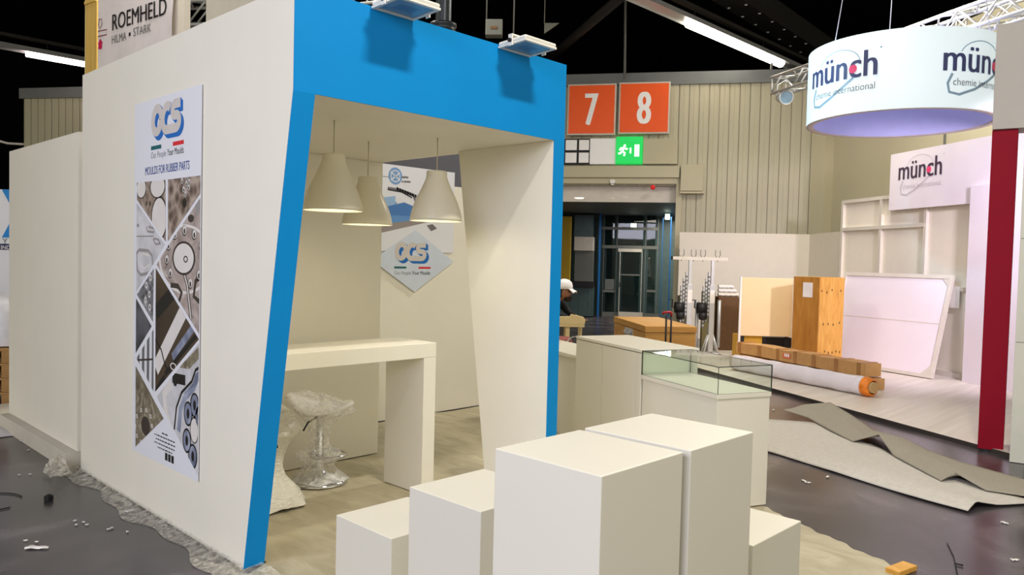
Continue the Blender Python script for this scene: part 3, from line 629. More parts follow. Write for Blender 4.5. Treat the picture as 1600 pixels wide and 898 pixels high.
# poster heading
mb = MB(PM); a = pq(236,222); b = pq(288,222); ytop = pq(262,165)[1]; ybot = pq(262,226)[1]
ocs(mb, a[0]-.01, pq(240,222)[1]+.035, (b[0]-a[0])*1.06, (ytop-ybot)*.80, Z1); obj('logo', mb, [CYB,LOGOG], pb, label='blue and grey round-lettered logo')
for x0,x1,mi in ((236,252,0),(270,287,1)):
    mb = MB(PM); a = pq(x0,231.5 if mi==0 else 226); b = pq(x1,231.5); m0 = pq(240,231)[1] ; mb.add([(a[0],m0-.012,Z1),(b[0],m0-.012,Z1),(b[0],m0+.012,Z1),(a[0],m0+.012,Z1)], [(0,1,2,3)], mi); obj('logo_bar', mb, [LOGOGB,LOGOR], pb, label=('teal bar','red bar')[mi])
mb = MB(PM); a = pq(236,247); b = pq(287,242); mid = (a[0]+b[0])/2-.01
put_text(mb, 'Our People', a[0], a[1]-.016, mid-a[0], .05, 0, 0, -.006, Z1); put_text(mb, 'Your Moulds', mid+.015, a[1]-.004, b[0]-mid-.015, .04, 1, 0, .008, Z1); obj('slogan', mb, [GINK,INK], pb)
mb = MB(PM); a = pq(227,270); b = pq(296,262); put_text(mb, 'MOULDS FOR RUBBER PARTS', a[0], (a[1]+b[1])/2-.012, b[0]-a[0], .05, 0, 0, .015, Z1); obj('heading', mb, NAVY, pb)
mb = MB(PM); cx_, cy_ = pq(257,692); 
rn_ = random.Random(2)
for i, w_ in enumerate((.08,.30,.26,.30,.20)):
    x_ = cx_-w_/2
    while x_ < cx_+w_/2: l_ = rn_.uniform(.012,.04); mb.add([(x_,cy_+.05-i*.024,Z1),(x_+l_,cy_+.05-i*.024,Z1),(x_+l_,cy_+.058-i*.024,Z1),(x_,cy_+.058-i*.024,Z1)],[(0,1,2,3)]); x_ += l_+.008
for i in range(3): mb.box((cx_+.01+i*.045,cy_-.10,Z1-.0003),(cx_+.045+i*.045,cy_-.055,Z1+.0002))
obj('address_lines', mb, INK, pb)
# --- printed board and diamond on the back wall
bp = thing('wall_poster', 'white printed board with blue picture on the back wall inside the portal', 'poster', (4.9,YB,1.7))
BM = frame((4.1,YB-.010,0), (1,0,0), (0,0,1))
mb = MB(BM); mb.box((0,1.70,-.004),(1.447,2.55,.005)); obj('board', mb, POSTW, bp)
def bq(px, py): p = aty(px, py, YB-.018); return (p.x-4.1, p.z)
mb = MB(BM); z_ = .0058
mb.add([(*bq(*q),z_) for q in ((585,302),(620,316),(620,330),(640,322),(660,333),(648,345),(585,360))], [list(range(7))], 0)
mb.add([(*bq(*q),z_+.0003) for q in ((600,308),(618,306),(618,322),(606,330),(596,322))], [list(range(5))], 1)
mb.add([(*bq(*q),z_+.0004) for q in ((606,322),(632,316),(655,326),(655,338),(610,336))], [list(range(5))], 2)
mb.add([(*bq(*q),z_+.0009) for q in ((585,366),(585,352),(690,338),(690,342))], [list(range(4))], 3)
ribbon(mb, [bq(*q) for q in ((606,294),(625,297),(646,305),(652,320))], .03, z_+.0006, 4); ribbon(mb, [bq(*q) for q in ((606,296),(628,300),(644,309))], .012, z_+.0009, 5)
for i in range(9): mb.add([(*bq(x,y),z_+.0006) for x, y in ((620+i*4,292+i*1.6),(623+i*4,293+i*1.6),(623+i*4,298+i*1.6),(620+i*4,297+i*1.6))], [(0,1,2,3)], 5)
mb.add([(*bq(*q),z_+.0006) for q in ((667,352),(676,350),(683,357),(674,361))], [(0,1,2,3)], 4)
disc(mb, *bq(618,275), .085, .085, z_, 6); disc(mb, *bq(618,275), .06, .06, z_+.0004, 7, 20, .85); ribbon(mb, [bq(611,268),bq(625,282)], .012, z_+.0006, 7); ribbon(mb, [bq(625,270),bq(611,281)], .012, z_+.0006, 7)
ribbon(mb, [bq(596,275),bq(609,276.5)], .006, z_, 4)
obj('picture', mb, [mat('print_sky_blue',(96,146,206),.5),mat('print_pale_blue',(150,184,222),.5),mat('print_mid_blue',(72,124,190),.5),mat('print_taupe',(150,142,140),.5),GINK,INK,mat('print_powder_blue',(122,160,208),.5),POSTW], bp)
mb = MB(BM); 
for y_, x_, l_ in ((277,628,.035),(277,632,.05),(284,628,.02),(284,631.5,.03),(284,635.5,.05)): a = bq(x_,y_+1); mb.add([(a[0],a[1],z_),(a[0]+l_,a[1],z_),(a[0]+l_,a[1]+.018,z_),(a[0],a[1]+.018,z_)],[(0,1,2,3)])
obj('caption', mb, GINK, bp)
dt = thing('diamond_sign', 'pale blue diamond board with round-lettered logo and slogan on the back wall', 'sign', (5.03,YB,1.29))
DM = frame((5.03,YB-.017,1.605), (1,0,0), (0,0,1))
mb = MB(DM); mb.prism([(-.53,0,-.012),(0,-.315,-.012),(.52,0,-.012),(0,.315,-.012)], (0,0,.016)); db = obj('board', mb, mat('pale_blue_board',(206,216,232),.45), dt)
def dq(px, py): p = aty(px, py, YB-.022); return (p.x-5.03, p.z-1.605)
mb = MB(DM); a = dq(615,407); b = dq(674,416); t_ = dq(645,380)[1]; ocs(mb, a[0], dq(645,407)[1]-.0, (b[0]-a[0])*.98, (t_-dq(645,411)[1])*.9, .0045); obj('logo', mb, [CYB,LOGOG], db)
for x0,x1,mi in ((616,635,0),(654,673,1)): mb = MB(DM); a = dq(x0,420); b = dq(x1,416.5); m0 = dq(645,418)[1]; mb.add([(a[0],m0-.010,.005),(b[0],m0-.010,.005),(b[0],m0+.010,.005),(a[0],m0+.010,.005)], [(0,1,2,3)], mi); obj('logo_bar', mb, [LOGOGB,LOGOR], db, label=('teal bar','red bar')[mi])
mb = MB(DM); a = dq(616,429); b = dq(672,428); mid = (a[0]+b[0])/2-.02; m0 = dq(645,429)[1]
put_text(mb, 'Our People', a[0], m0-.01, mid-a[0], .045, 0, 0, -.006, .005); put_text(mb, 'Your Moulds', mid+.015, m0, b[0]-mid-.015, .036, 1, 0, .008, .005); obj('slogan', mb, [GINK,INK], db)
# --- pendants
SHADE = mat('cream_lamp_shade', (226,220,200), .3, var=.01)
def pendant(x, y, z, label):
    t = thing('pendant_lamp', label, 'lamp', (x,y,z), 0, 'pendant lamps inside the portal'); O = M.Translation((x,y,z))
    prof = [(.168,0),(.166,.02),(.158,.06),(.142,.11),(.120,.16),(.098,.205),(.080,.245),(.070,.272),(.066,.285),(.066,.315),(.062,.32),(.010,.322)]
    inn = [(r-.003, zz-.003 if zz > .3 else zz) for r, zz in prof[:-2]]
    m_ = MB(O); m_.lathe(prof, n=56); m_.lathe(inn[::-1], n=56); m_.lathe([(.165,0),(.168,0)], n=56); obj('shade', m_, SHADE, t)
    obj('cord', MB(O).tube([(0,0,.32),(0,0,ZO-.002-z)], .0035, 8), mat('pale_cord',(196,190,168),.5), t)
    l_ = bpy.data.lights.new('pendant_fill', 'POINT'); l_.energy = 2.0; l_.color = (1,.93,.74); l_.shadow_soft_size = .05  # added light to brighten the portal interior; the pendants themselves hang unlit
    lo = bpy.data.objects.new('pendant_fill', l_); COL.objects.link(lo); lo.parent = t; lo.location = (0,0,.03)
    obj('bulb_holder', MB(O).lathe([(0,.20),(.02,.20),(.022,.30),(0,.31)], n=16), SHADE, t)
    return t
pendant(2.5,3.86,1.90,'cream bell pendant nearest the blue raked leg'); pendant(3.27,3.86,1.88,'cream bell pendant in front of the printed board'); pendant(3.1,4.37,1.855,'cream bell pendant between and behind the two others')
# --- bar counter inside
t = thing('bar_counter', 'white bar counter with slab leg inside the portal', 'counter', (2.9,4.35,0))
mb = MB(); mb.box((XLI+.004,4.13,.958),(3.527,4.56,1.058)); obj('counter_top', mb, WHITE, t, bevel=.003); mb = MB(); mb.box((3.42,4.13,.012),(3.527,4.56,.957)); obj('leg', mb, WHITE, t, bevel=.003)
mb = MB(); mb.box((XLI+.004,4.13,.012),(XLI+.1,4.56,.957)); obj('leg', mb, WHITE, t, bevel=.003)
# --- bar stools
def stool(x, y, rz, kind, label):
    t = thing('bar_stool', label, 'stool', (x,y,.012), rz, 'wrapped bar stools'); O = root_of(t)
    obj('base', MB(O).lathe([(0,.0),(.20,.0),(.205,.008),(.19,.022),(.12,.045),(.06,.065),(.035,.09),(.03,.10)], n=48), CHROME, t)
    obj('column', MB(O).lathe([(.03,.06),(.03,.33),(.026,.335),(.026,.46),(.045,.48),(.045,.5)], n=24), CHROME, t)
    rr_ = .13 if kind == 'clear' else .07
    ring = [(rr_*math.cos(a_)+rr_*.45,rr_*math.sin(a_),.20) for a_ in [i*2*math.pi/28 for i in range(28)]]
    m_ = MB(O); m_.tube(ring, .010, 8, closed=True); m_.box((-.06,-.012,.19),(-.02,.012,.21)); obj('footrest', m_, CHROME, t)
    obj('lever', MB(O).tube([(-.02,-.03,.47),(-.06,-.10,.45),(-.08,-.15,.40)], .006, 8), INK, t)
    def sf(u, v):
        a_ = u*2*math.pi; r_ = v; X_ = math.cos(a_)*r_*(.235 if kind == 'clear' else .15); Y_ = math.sin(a_)*r_*.19
        zz = .515+(.10 if kind == 'clear' else .02)*max(0,-math.cos(a_)*r_)**2*1.0+.015*r_*r_+.05*max(0,math.cos(a_)*r_)**2
        return O @ V((X_, Y_, zz))
    m_ = MB(); m_.grid(36, 8, sf); obj('seat', m_, SEATW, t, solid=.028)
    rnd = random.Random(3); ph = [rnd.uniform(0,6.28) for _ in range(12)]
    def wr(r, z, a_): return (r*(1+.05*math.sin(5*a_+ph[0]+z*9)+.035*math.sin(11*a_+ph[1]-z*14)+.02*math.sin(23*a_+z*30)), z+.006*math.sin(7*a_+ph[2]))
    if kind == 'clear':
        prof = [(0,.622),(.08,.625),(.16,.612),(.22,.585),(.245,.56),(.225,.535),(.17,.50),(.125,.46),(.09,.41),(.068,.35),(.064,.28),(.085,.24),(.14,.222),(.165,.20),(.14,.17),(.10,.13),(.13,.08),(.18,.045),(.207,.03)]
        wr0 = wr
        def wr(r, z, a_):
            r2, z2 = wr0(r, z, a_); return (r2*(1 if z < .45 else 1-.20*math.sin(a_)**2), z2+(.05*(-math.cos(a_))*(r/.24) if z > .5 else 0))
        obj('plastic_wrap', MB(O).lathe(prof, n=64, fn=wr), WRAP, t, label='clear wrinkled film')
    else:
        prof = [(0,.665),(.06,.655),(.12,.615),(.18,.555),(.215,.495),(.20,.465),(.16,.44),(.125,.38),(.10,.30),(.095,.23),(.12,.17),(.17,.12),(.22,.07),(.245,.012)]
        obj('plastic_wrap', MB(O).lathe(prof, n=64, fn=wr), MILK, t, label='milky white plastic cover')
    return t
stool(3.07,4.86,math.radians(-46),'clear','chrome bar stool in clear crinkled film under the counter')
_p = atz(417,788); stool(_p.x,_p.y,math.radians(20),'milk','bar stool in milky plastic half hidden by the blue leg')
# --- drop cloth and plastic along the wall
def wave(x, y): return (.004*math.sin(5.1*x+2.3*y)+.003*math.sin(9.7*x-6.1*y+1)+.002*math.sin(17*y+4*x)+.0015*math.sin(31*x+11*y))
def xl(y): return 1.72 if y < 3.6 else (2.07 if y > 3.76 else 1.72+(y-3.6)/.16*.35)
def xr(y): return 4.55+(y-1.4)*.46
def cl(u, v):
    y = .95+v*5.30; y2 = y+.45*u*(1-min(1,v*1.5)); a_, b_ = xl(y), xr(max(y2,1.4))
    x = a_+(b_-a_)*u+(.012*math.sin(y*19)+.01*math.sin(y*43) if u > .99 else 0)
    rid = .010*max(0, math.sin(3.5*(x*.8+y*.55)+.8*math.sin(2*y)))**8
    return (x, y2 if v < 1 else y, max(.002, .005+wave(x,y2)*.4+rid*(1 if y > 5.4 else 0)))
mb = MB(); mb.grid(130, 150, cl); o = obj('drop_cloth', mb, CLOTH); tag(o, 'wrinkled tan drop cloth covering the stand floor', 'drop cloth')
rr = random.Random(5)
def sh(u, v):
    y = 3.45+u*2.95; w_ = .115+.03*math.sin(y*5.3)+.02*math.sin(y*13)+(.05 if y < 3.8 else 0)
    xo = XL-.004-w_*(1-v); 
    if y < YL: xo += .1
    h_ = .005+.016*v*v+.006*abs(math.sin(21*y+7*v))*abs(math.sin(9*y))*(.3+v)+.005*abs(math.sin(47*y+v*3))*v
    return (xo, y, h_)
mb = MB(); mb.grid(180, 10, sh)
def bun(u, v):
    a_ = u*6.283; y = 6.24+.11*v*math.cos(a_); x = 1.76+.085*v*math.sin(a_)+.02*math.sin(a_*3); return (x, y, .02+(.09*(1-v*v))*(1+.35*math.sin(7*a_+9*v))+.01*abs(math.sin(15*a_)))
mb.grid(40, 8, bun)
tag(obj('plastic_sheet', mb, FILM), 'crumpled clear plastic sheet along the foot of the side wall', 'plastic sheet')

# ================================================================ PLINTHS AND SHOWCASES
def plinth(x0, y0, w, h, label, hd=None):
    m_ = MB(); m_.box((x0,y0,.012),(x0+w,y0+(hd or w),h)); o = obj('display_plinth', m_, LAQ, bevel=.003); tag(o, label, 'plinth', 'white display plinths')
plinth(1.592,1.205,.388,1.10,'tallest white plinth at the very front, nearest the camera')
plinth(2.014,1.200,.388,1.10,'tall white plinth just right of the front one, equally high', .40)
plinth(1.89,1.955,.40,.76,'medium white plinth left of and behind the tallest one')
plinth(1.934,2.520,.40,.50,'lowest white plinth on the left, nearest the blue leg')
plinth(2.617,1.292,.402,.64,'low white plinth at the right end of the plinth group')
CO = V((4.634,2.577,0)); CA = V((.385,.923,0)).normalized(); CC = V((.923,-.385,0)).normalized()
CM = frame(CO, CC, CA)    # local x = depth to the right, y = along the row, z up
if (CM.to_3x3() @ V((0,0,1))).z < 0: print('case frame flipped')
t = thing('glass_showcase', 'white showcase with glass top box at the end of the counter row', 'showcase', CO)
obj('cabinet', MB(CM).box((.008,.008,.012),(.447,.91,.755)), LAQ, t, bevel=.002); obj('deck', MB(CM).box((0,0,.756),(.455,.918,.79)), LAQ, t, bevel=.004)
def pane(a, b):
    m_ = MB(CM); m_.box(a, b); dims = [abs(b[i]-a[i]) for i in range(3)]; thin = dims.index(min(dims))
    ax = [(2,2),(2,2),(1,1),(0,0),(1,1),(0,0)]; 
    for i, k_ in enumerate((2,2,1,0,1,0)): m_.mi[i] = 0 if k_ == thin else 1
    return obj('glass_pane', m_, [GLASS,GEDGE], t)
g_ = .006; zt = .975
pane((0,0,.791),(g_,.918,zt-g_)); pane((.455-g_,0,.791),(.455,.918,zt-g_)); pane((g_,0,.791),(.455-g_,g_,zt-g_)); pane((g_,.918-g_,.791),(.455-g_,.918,zt-g_)); pane((0,0,zt-g_+.0005),(.455,.918,zt))
t = thing('display_cabinet', 'tall white cabinet with door seams in the middle of the counter row', 'cabinet', CM @ V((.25,1.45,0)))
obj('body', MB(CM).box((.02,.93,.012),(.53,1.985,.955)), LAQ, t); obj('top_board', MB(CM).box((-.002,.924,.956),(.54,1.99,.98)), LAQ, t, bevel=.003)
for a_, b_ in ((.926,.985),(.99,1.515),(1.52,1.985)): obj('door', MB(CM).box((0,a_,.03),(.0185,b_,.95)), LAQ, t, bevel=.002)
t = thing('display_counter', 'low white counter at the far end of the row, beside the blue leg', 'counter', CM @ V((.25,2.6,0)))
obj('body', MB(CM).box((.07,2.0,.012),(.52,3.4,.755)), LAQ, t); obj('top_board', MB(CM).box((.05,1.998,.757),(.54,3.41,.79)), LAQ, t, bevel=.004)

# ================================================================ RAISED FLOOR AND ITS WALL
mb = MB(); mb.prism([(7.62,.9,.0),(11.3,7.43,.0),(14.2,7.3,.0),(15.3,6.9,.0),(12.0,1.75,.0),(10.6,-.2,.0)], (0,0,.045))
for i in range(len(mb.mi)): mb.mi[i] = 1
mb.mi[1] = 0
o = obj('stage_floor', mb, [STAGE,EDGE]); tag(o, 'pale plank raised floor with dark edge under the drum banner', 'floor')
def wp(x, y, o_=0.): p = WM.inverted() @ hit(x, y, nW, PW+nW*o_); return p
WM = frame(PW, -dW, (0,0,1))        # x to the right along the wall, y up, z towards the camera
a = wp(1317,330); b = wp(1530,300); topz = (wp(1317,313).y+wp(1525,293).y)/2
t = thing('partition_wall', 'cream partition wall in an aluminium grid frame on the raised floor', 'partition', PW+dW*1.0)
obj('panel', MB(WM).box((a.x+.02,.05,-.05),(b.x,topz,0)), CREAM, t)
for x in (1317,1377,1447): p = wp(x,400); obj('frame_post', MB(WM).box((p.x-.03,.05,.001),(p.x+.03,topz,.05)), ALU, t)
p = wp(1521,400); 
for y0, x0, x1 in ((-1,1317,1524),(355,1317,1447),(447,1317,1512)):
    a2 = wp(x0,400).x; b2 = wp(x1,400).x; z_ = topz-.02 if y0 < 0 else wp((x0+x1)/2,y0).y
    obj('frame_rail', MB(WM).box((a2,z_-.03,.001),(b2,z_+.03,.055)), ALU, t)
obj('bottom_rail', MB(WM).box((wp(1317,400).x,.046,.001),(wp(1512,400).x,.13,.05)), ALU, t)
a2 = wp(1492,460,.06); mb = MB(WM); mb.box((a2.x-.09,a2.y-.20,.056),(a2.x+.09,a2.y+.12,.06)); o = obj('paper_sheet', mb, PAPER); tag(o, 'sheet of white paper taped on the frame rail', 'paper')
a2 = wp(1512,500,.12); b2 = wp(1560,500,.12)
mb = MB(WM); mb.box((a2.x,.046,.125),(b2.x+.5,wp(1530,290,.12).y,.17)); tag(obj('display_board', mb, PANELW), 'lavender-lit white upright board beside the dark red pillar', 'board')
a2 = wp(1391,270,.12); b2 = wp(1558,270,.12); zA, zB = wp(1391,305,.12).y, wp(1391,242,.12).y
t = thing('logo_board', 'lavender-lit white board with dark wordmark above the framed wall', 'sign', WM @ V(((a2.x+b2.x)/2,zA,.1)))
obj('board', MB(WM).box((a2.x,zA-.25,.07),(b2.x+.5,zB,.12)), PANELW, t)
def munch(mb, x, y, w, z, fn=None, mats=(0,1,2,3), h=None):
    """the wordmark: text slate, dot pink, swoosh pale, subline grey; box of width w with baseline y"""
    h = h or w*.30; mk = mats
    put_text(mb, 'münch', x, y, w, h*1.02, mk[0], 0, .018, z, fn)
    ccx, ccy = x+w*.715, y+h*.36
    P = [(ccx+h*.17*math.cos(i*math.pi/10), ccy+h*.17*math.sin(i*math.pi/10), z+.002) for i in range(20)]
    mb.add([fn(*p) for p in P] if fn else P, [list(range(20))], mk[1])
    put_text(mb, 'chemie international', x+w*.12, y-h*.52, w*.86, h*.27, mk[3], 0, -.004, z, fn)
    ribbon(mb, arc(x+w*.50, y+h*.60, w*.30, h*.62, 165, 8, 20), h*.035, z-.004, mk[2], fn)
    ribbon(mb, [(x+w*.72,y+h*.02),(x+w*.60,y-h*.25),(x+w*.40,y-h*.62),(x+w*.20,y-h*.86),(x+w*.08,y-h*.78),(x+w*.06,y-h*.45),(x+w*.11,y-h*.08)], h*.10, z-.0035, mk[2], fn)
    Q = [(x+w*1.03+h*.04*math.cos(i*math.pi/6), y+h*1.05+h*.04*math.sin(i*math.pi/6), z) for i in range(12)]
    mb.add([fn(*p) for p in Q] if fn else Q, [list(range(12))], mk[2])
mb = MB(WM); m0 = wp(1404,281,.12); m1 = wp(1472,270,.12); munch(mb, m0.x, (m0.y+wp(1404,258,.12).y)/2-.13, m1.x-m0.x, .1255); obj('wordmark', mb, [MUND,PINKD,GRAYSW,GRAYSW], t)
# leaning framed panel
lb0 = atz(1366,577,.05); lb1 = atz(1458,592,.05); ld = (lb1-lb0).normalized(); lw0 = lb0-ld*.95
lup = (hit(1478,431,nW,PW+nW*.14)-lb1); lup = (lup-ld*lup.dot(ld)); LL = 1.66; lup.normalize()
LM = frame(lw0+V((0,0,.0)), ld, lup); Lw = (lb1-lw0).length
t = thing('framed_panel', 'large lavender-lit white panel in an aluminium frame leaning on the cream wall', 'panel', (lw0+lb1)/2)
Lh = (hit(1478,431,(LM.to_3x3() @ V((0,0,1))),lb1)-lb1).length
obj('panel', MB(LM).box((.03,.03,.0),(Lw-.03,Lh-.03,.02)), PANELW, t)
for q in (((0,0,-.01),(Lw,.05,.04)),((0,Lh-.06,-.01),(Lw,Lh,.04)),((0,.05,-.01),(.05,Lh-.06,.04)),((Lw-.05,.05,-.01),(Lw,Lh-.06,.04))): obj('frame_bar', MB(LM).box(*q), ALU, t)
obj('cross_seam', MB(LM).box((.05,Lh*.52,.02),(Lw-.05,Lh*.52+.012,.023)), ALU, t)
m_ = MB(LM); m_.prism([(Lw-.05,.05,.021),(Lw-.2,.05,.021),(Lw-.05,.2,.021)], (0,0,.012)); obj('corner_brace', m_, ALU, t)
m_ = MB(LM); m_.prism([(Lw-.05,Lh-.06,.021),(Lw-.16,Lh-.06,.021),(Lw-.05,Lh-.17,.021)], (0,0,.012)); obj('corner_brace', m_, ALU, t)
# drum banner
dc = dep(1405,190,10.4); dc.z = 0; DR, DZ0, DZ1 = 1.16, 3.565, 4.52
t = thing('drum_banner', 'large round white hanging drum banner with printed wordmarks', 'banner', (dc.x,dc.y,DZ0))
O = M.Translation(dc)
m_ = MB(O); m_.lathe([(DR,DZ0),(DR,DZ1)], n=96); fb_ = obj('fabric', m_, DRUM, t, label='white printed fabric with added glow')
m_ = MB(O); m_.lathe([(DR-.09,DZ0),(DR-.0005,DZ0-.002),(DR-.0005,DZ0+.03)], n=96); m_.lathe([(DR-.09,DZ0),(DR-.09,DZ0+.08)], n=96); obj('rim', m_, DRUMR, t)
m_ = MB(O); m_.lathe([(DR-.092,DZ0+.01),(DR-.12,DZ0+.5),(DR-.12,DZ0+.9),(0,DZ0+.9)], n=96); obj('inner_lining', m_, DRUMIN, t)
def ang_of(px, py):
    # angle on the drum where this pixel's ray first meets it
    d = ray(px, py); e = EYE-dc; A = d.x*d.x+d.y*d.y; B = 2*(e.x*d.x+e.y*d.y); C_ = e.x*e.x+e.y*e.y-(DR+.004)**2
    s_ = (-B-math.sqrt(max(0,B*B-4*A*C_)))/(2*A); p = EYE+d*s_; return math.atan2(p.y-dc.y, p.x-dc.x), p.z
def cyl(a_ref):
    def fn(x, y, z): a_ = a_ref+x/DR; return (dc.x+(DR+.004+z)*math.cos(a_), dc.y+(DR+.004+z)*math.sin(a_), y)
    return fn
for (x0,y0,x1,y1,lab) in ((1270,137,1371,114,0),(1473,112,1590,128,1)):
    A0, z0_ = ang_of(x0,y0); 
    A1, z1_ = ang_of(min(x1,1560),y1) if lab == 0 else (A0+ (0), z0_)
    if lab == 0: wd = ((A1-A0) % (2*math.pi))*DR; wd0 = wd; hh_ = z0_
    else: wd = wd0
    m_ = MB(); munch(m_, 0, (hh_ if lab else z0_)-.03, wd, .006, cyl(A0)); obj('wordmark', m_, [MUN,PINKD,SWOOSH,GINK], fb_)
for i in range(3):
    a_ = i*2.094+.5; obj('suspension_wire', MB(O).tube([(DR*.9*math.cos(a_),DR*.9*math.sin(a_),DZ1-.05),(DR*.3*math.cos(a_),DR*.3*math.sin(a_),8.98)], .006, 6), STEEL, t)
# red pillar and its grey head, white column beside it
rp = atz(1527,705); rp2 = rp+(atz(1572,709)-rp)
pd = V((.19,-.982,0)).normalized(); pn = V((-.982,-.19,0)); PMX = frame((rp.x,rp.y,0), pd, (0,0,1))
pz = lambda x, y: (PMX.inverted() @ hit(x, y, pn, rp)).y
px_ = lambda x, y: (PMX.inverted() @ hit(x, y, pn, rp)).x
zr = pz(1552,203); wr_ = px_(1592,205)
t = thing('stand_pillar', 'dark red pillar with a grey box head at the right edge', 'pillar', (rp.x,rp.y,0))
wb = px_(1570,650)
obj('red_panel', MB(PMX).box((0,.03,-.28),(wb,zr-.005,0)), RED, t, bevel=.004)
obj('grey_head', MB(PMX).box((-.0,zr,-.30),(wb+.75,pz(1556,40),.03)), GREYP, t, bevel=.004)
obj('foot', MB(PMX).box((.04,.0,-.26),(wb-.02,.03,-.02)), RUBBER, t)
PM2 = frame(atz(1578,722)+pn*.0, pd, (0,0,1))
t = thing('white_column', 'narrow pale panelled column right of the dark red pillar', 'column', (atz(1578,722).x,atz(1578,722).y,0))
for z0_, z1_ in ((.004,1.04),(1.045,1.93),(1.935,zr-.01)): obj('panel', MB(PM2).box((-.005,z0_,-.02),(.105,z1_,.0)), PALEG, t, bevel=.002)
obj('side', MB(PM2).box((.0,.004,-.25),(.1,zr-.01,-.022)), PALEG, t)
mb = MB(PM2); mb.box((.108,.004,-.3),(.7,zr-.012,-.03)); tag(obj('dark_panel', mb, mat('dark_slate_panel',(62,66,66),.5)), 'dark panel cut off by the right edge of the picture', 'panel')
spot('stage_spot_white', (7.6,1.2,5.6), (dc.x+.2,dc.y-.4,4.1), 60, (1,.96,.98), 40)
spot('stage_spot_cyan', (8.2,5.6,5.2), (dc.x-.6,dc.y+.7,4.0), 260, (.35,.80,1), 34)
spot('stage_spot_wash', (9.7,1.1,3.3), (13.0,3.7,1.5), 820, (.95,.82,1), 80, .9, .2)

# ================================================================ GOODS BEHIND THE COUNTERS
# wooden trunk
tk0 = atz(1009,509,.7); tk0.z = 0; tkA = (atz(960,494,.7)-atz(1009,509,.7)); tkA.z = 0; lenA = tkA.length; tkA.normalize()
tkB = V((tkA.y,-tkA.x,0)); tkB = tkB if tkB.dot(FW) > 0 else -tkB
TM_ = frame(tk0, tkA, tkB); 
if (TM_.to_3x3() @ V((0,0,1))).z < 0: TM_ = frame(tk0+tkA*lenA, -tkA, tkB)
t = thing('storage_chest', 'large honey wood chest with metal handle before the gate', 'chest', tk0)
obj('body', MB(TM_).box((0,0,.01),(lenA,.78,.60)), TRUNK, t, bevel=.006); obj('lid', MB(TM_).box((-.012,-.012,.603),(lenA+.012,.792,.70)), TRUNK, t, bevel=.008)
hp_ = obj('handle_plate', MB(TM_).box((lenA*.40,-.012,.47),(lenA*.64,0,.585)), STEEL, t); obj('handle', MB(TM_).tube([(lenA*.44,-.012,.55),(lenA*.44,-.05,.51),(lenA*.60,-.05,.51),(lenA*.60,-.012,.55)], .012, 8), STEEL, hp_)
# hand truck beside it
h0 = dep(1043,560,10.9); h0.z = 0; t = thing('hand_truck', 'black hand truck with red grip standing at the wooden chest', 'hand truck', h0)
HM = frame(h0, RT.cross(V((0,0,1))).cross(V((0,0,1)))*-1, V((0,0,1))); zt_ = dep(1043,487,10.9).z
for s_ in (-.035,.035): obj('upright', MB(HM).tube([(s_,.05,0),(s_,zt_-.05,0)], .014, 8), INK, t)
obj('grip', MB(HM).tube([(.035,zt_-.05,0),(.035,zt_-.02,0),(.02,zt_,0),(-.07,zt_-.01,0),(-.09,zt_-.03,0)], .018, 8), mat('red_grip',(170,30,40),.4), t)
obj('toe_plate', MB(HM).box((-.15,.004,0),(.15,.014,.2)), STEEL, t)
for s_ in (-1,1): obj('wheel', MB(HM).tube([(s_*.12,.09,-.05),(s_*.16,.09,-.05)], .09, 18), RUBBER, t)
# truss lifts
def lift(px, pbase, d_, label, ztop):
    b = dep(px, pbase, d_); b.z = 0; t = thing('lift_stand', label, 'stand', b, 0, 'telescopic lift stands')
    LM_ = frame(b, RT.cross(V((0,0,1))).cross(V((0,0,1)))*-1, V((0,0,1)))
    obj('mast', MB(LM_).box((-.045,.08,-.045),(.045,1.28,.045)), STEEL, t, bevel=.006)
    for i, (x_, z0_, z1_) in enumerate(((-.06,.7,1.50),(-.105,.6,1.38),(-.145,.5,1.25))):
        m_ = MB(LM_); m_.box((x_-.015,z0_,-.03),(x_+.012,z1_,.03)); 
        k_ = z0_
        while k_ < z1_-.05: m_.box((x_-.018,k_,-.015),(x_+.018,k_+.03,.034),1); k_ += .07
        obj('mast_section', m_, [STEEL,SOOT], t)
    obj('inner_mast', MB(LM_).box((-.025,1.28,-.025),(.025,ztop,.025)), STEEL, t)
    obj('rating_plate', MB(LM_).box((-.042,.95,.046),(.042,1.18,.05)), PAPER, t)
    obj('rear_tube', MB(LM_).tube([(.17,.15,-.1),(.17,1.0,-.1)], .03, 10), STEEL, t)
    m_ = MB(LM_); m_.tube([(-.25,.86,.0),(-.10,.86,.0)], .10, 18); m_.tube([(-.22,.72,.05),(-.10,.72,.05)], .07, 14); wn_ = obj('winch', m_, RUBBER, t); obj('crank', MB(LM_).tube([(-.25,.86,0),(-.30,.86,0),(-.30,1.0,.03),(-.36,1.0,.03)], .012, 6), INK, wn_)
    for a_ in (35,145,215,325):
        c_, s_ = math.cos(math.radians(a_)), math.sin(math.radians(a_)); obj('leg', MB(LM_).tube([(c_*.04,.06,s_*.04),(c_*.18,.04,s_*.18)], .024, 8), STEEL, t); obj('brace', MB(LM_).tube([(c_*.05,.38,s_*.05),(c_*.16,.06,s_*.16)], .016, 8), STEEL, t); obj('foot_pad', MB(LM_).box((c_*.18-.025,.004,s_*.18-.025),(c_*.18+.025,.05,s_*.18+.025)), INK, t)
    return b
zb_ = dep(1093,404,14.0).z
lift(1074,550,14.0,'left telescopic lift stand under the hooked crossbar',zb_-.03); lift(1109,550,14.0,'right telescopic lift stand under the hooked crossbar',zb_-.03)
a = dep(1051,402,14.0); b = dep(1137,403,14.0); b.z = a.z = zb_
t = thing('crossbar', 'pale crossbar with upright hooks across the two lift stands', 'bar', (a+b)/2)
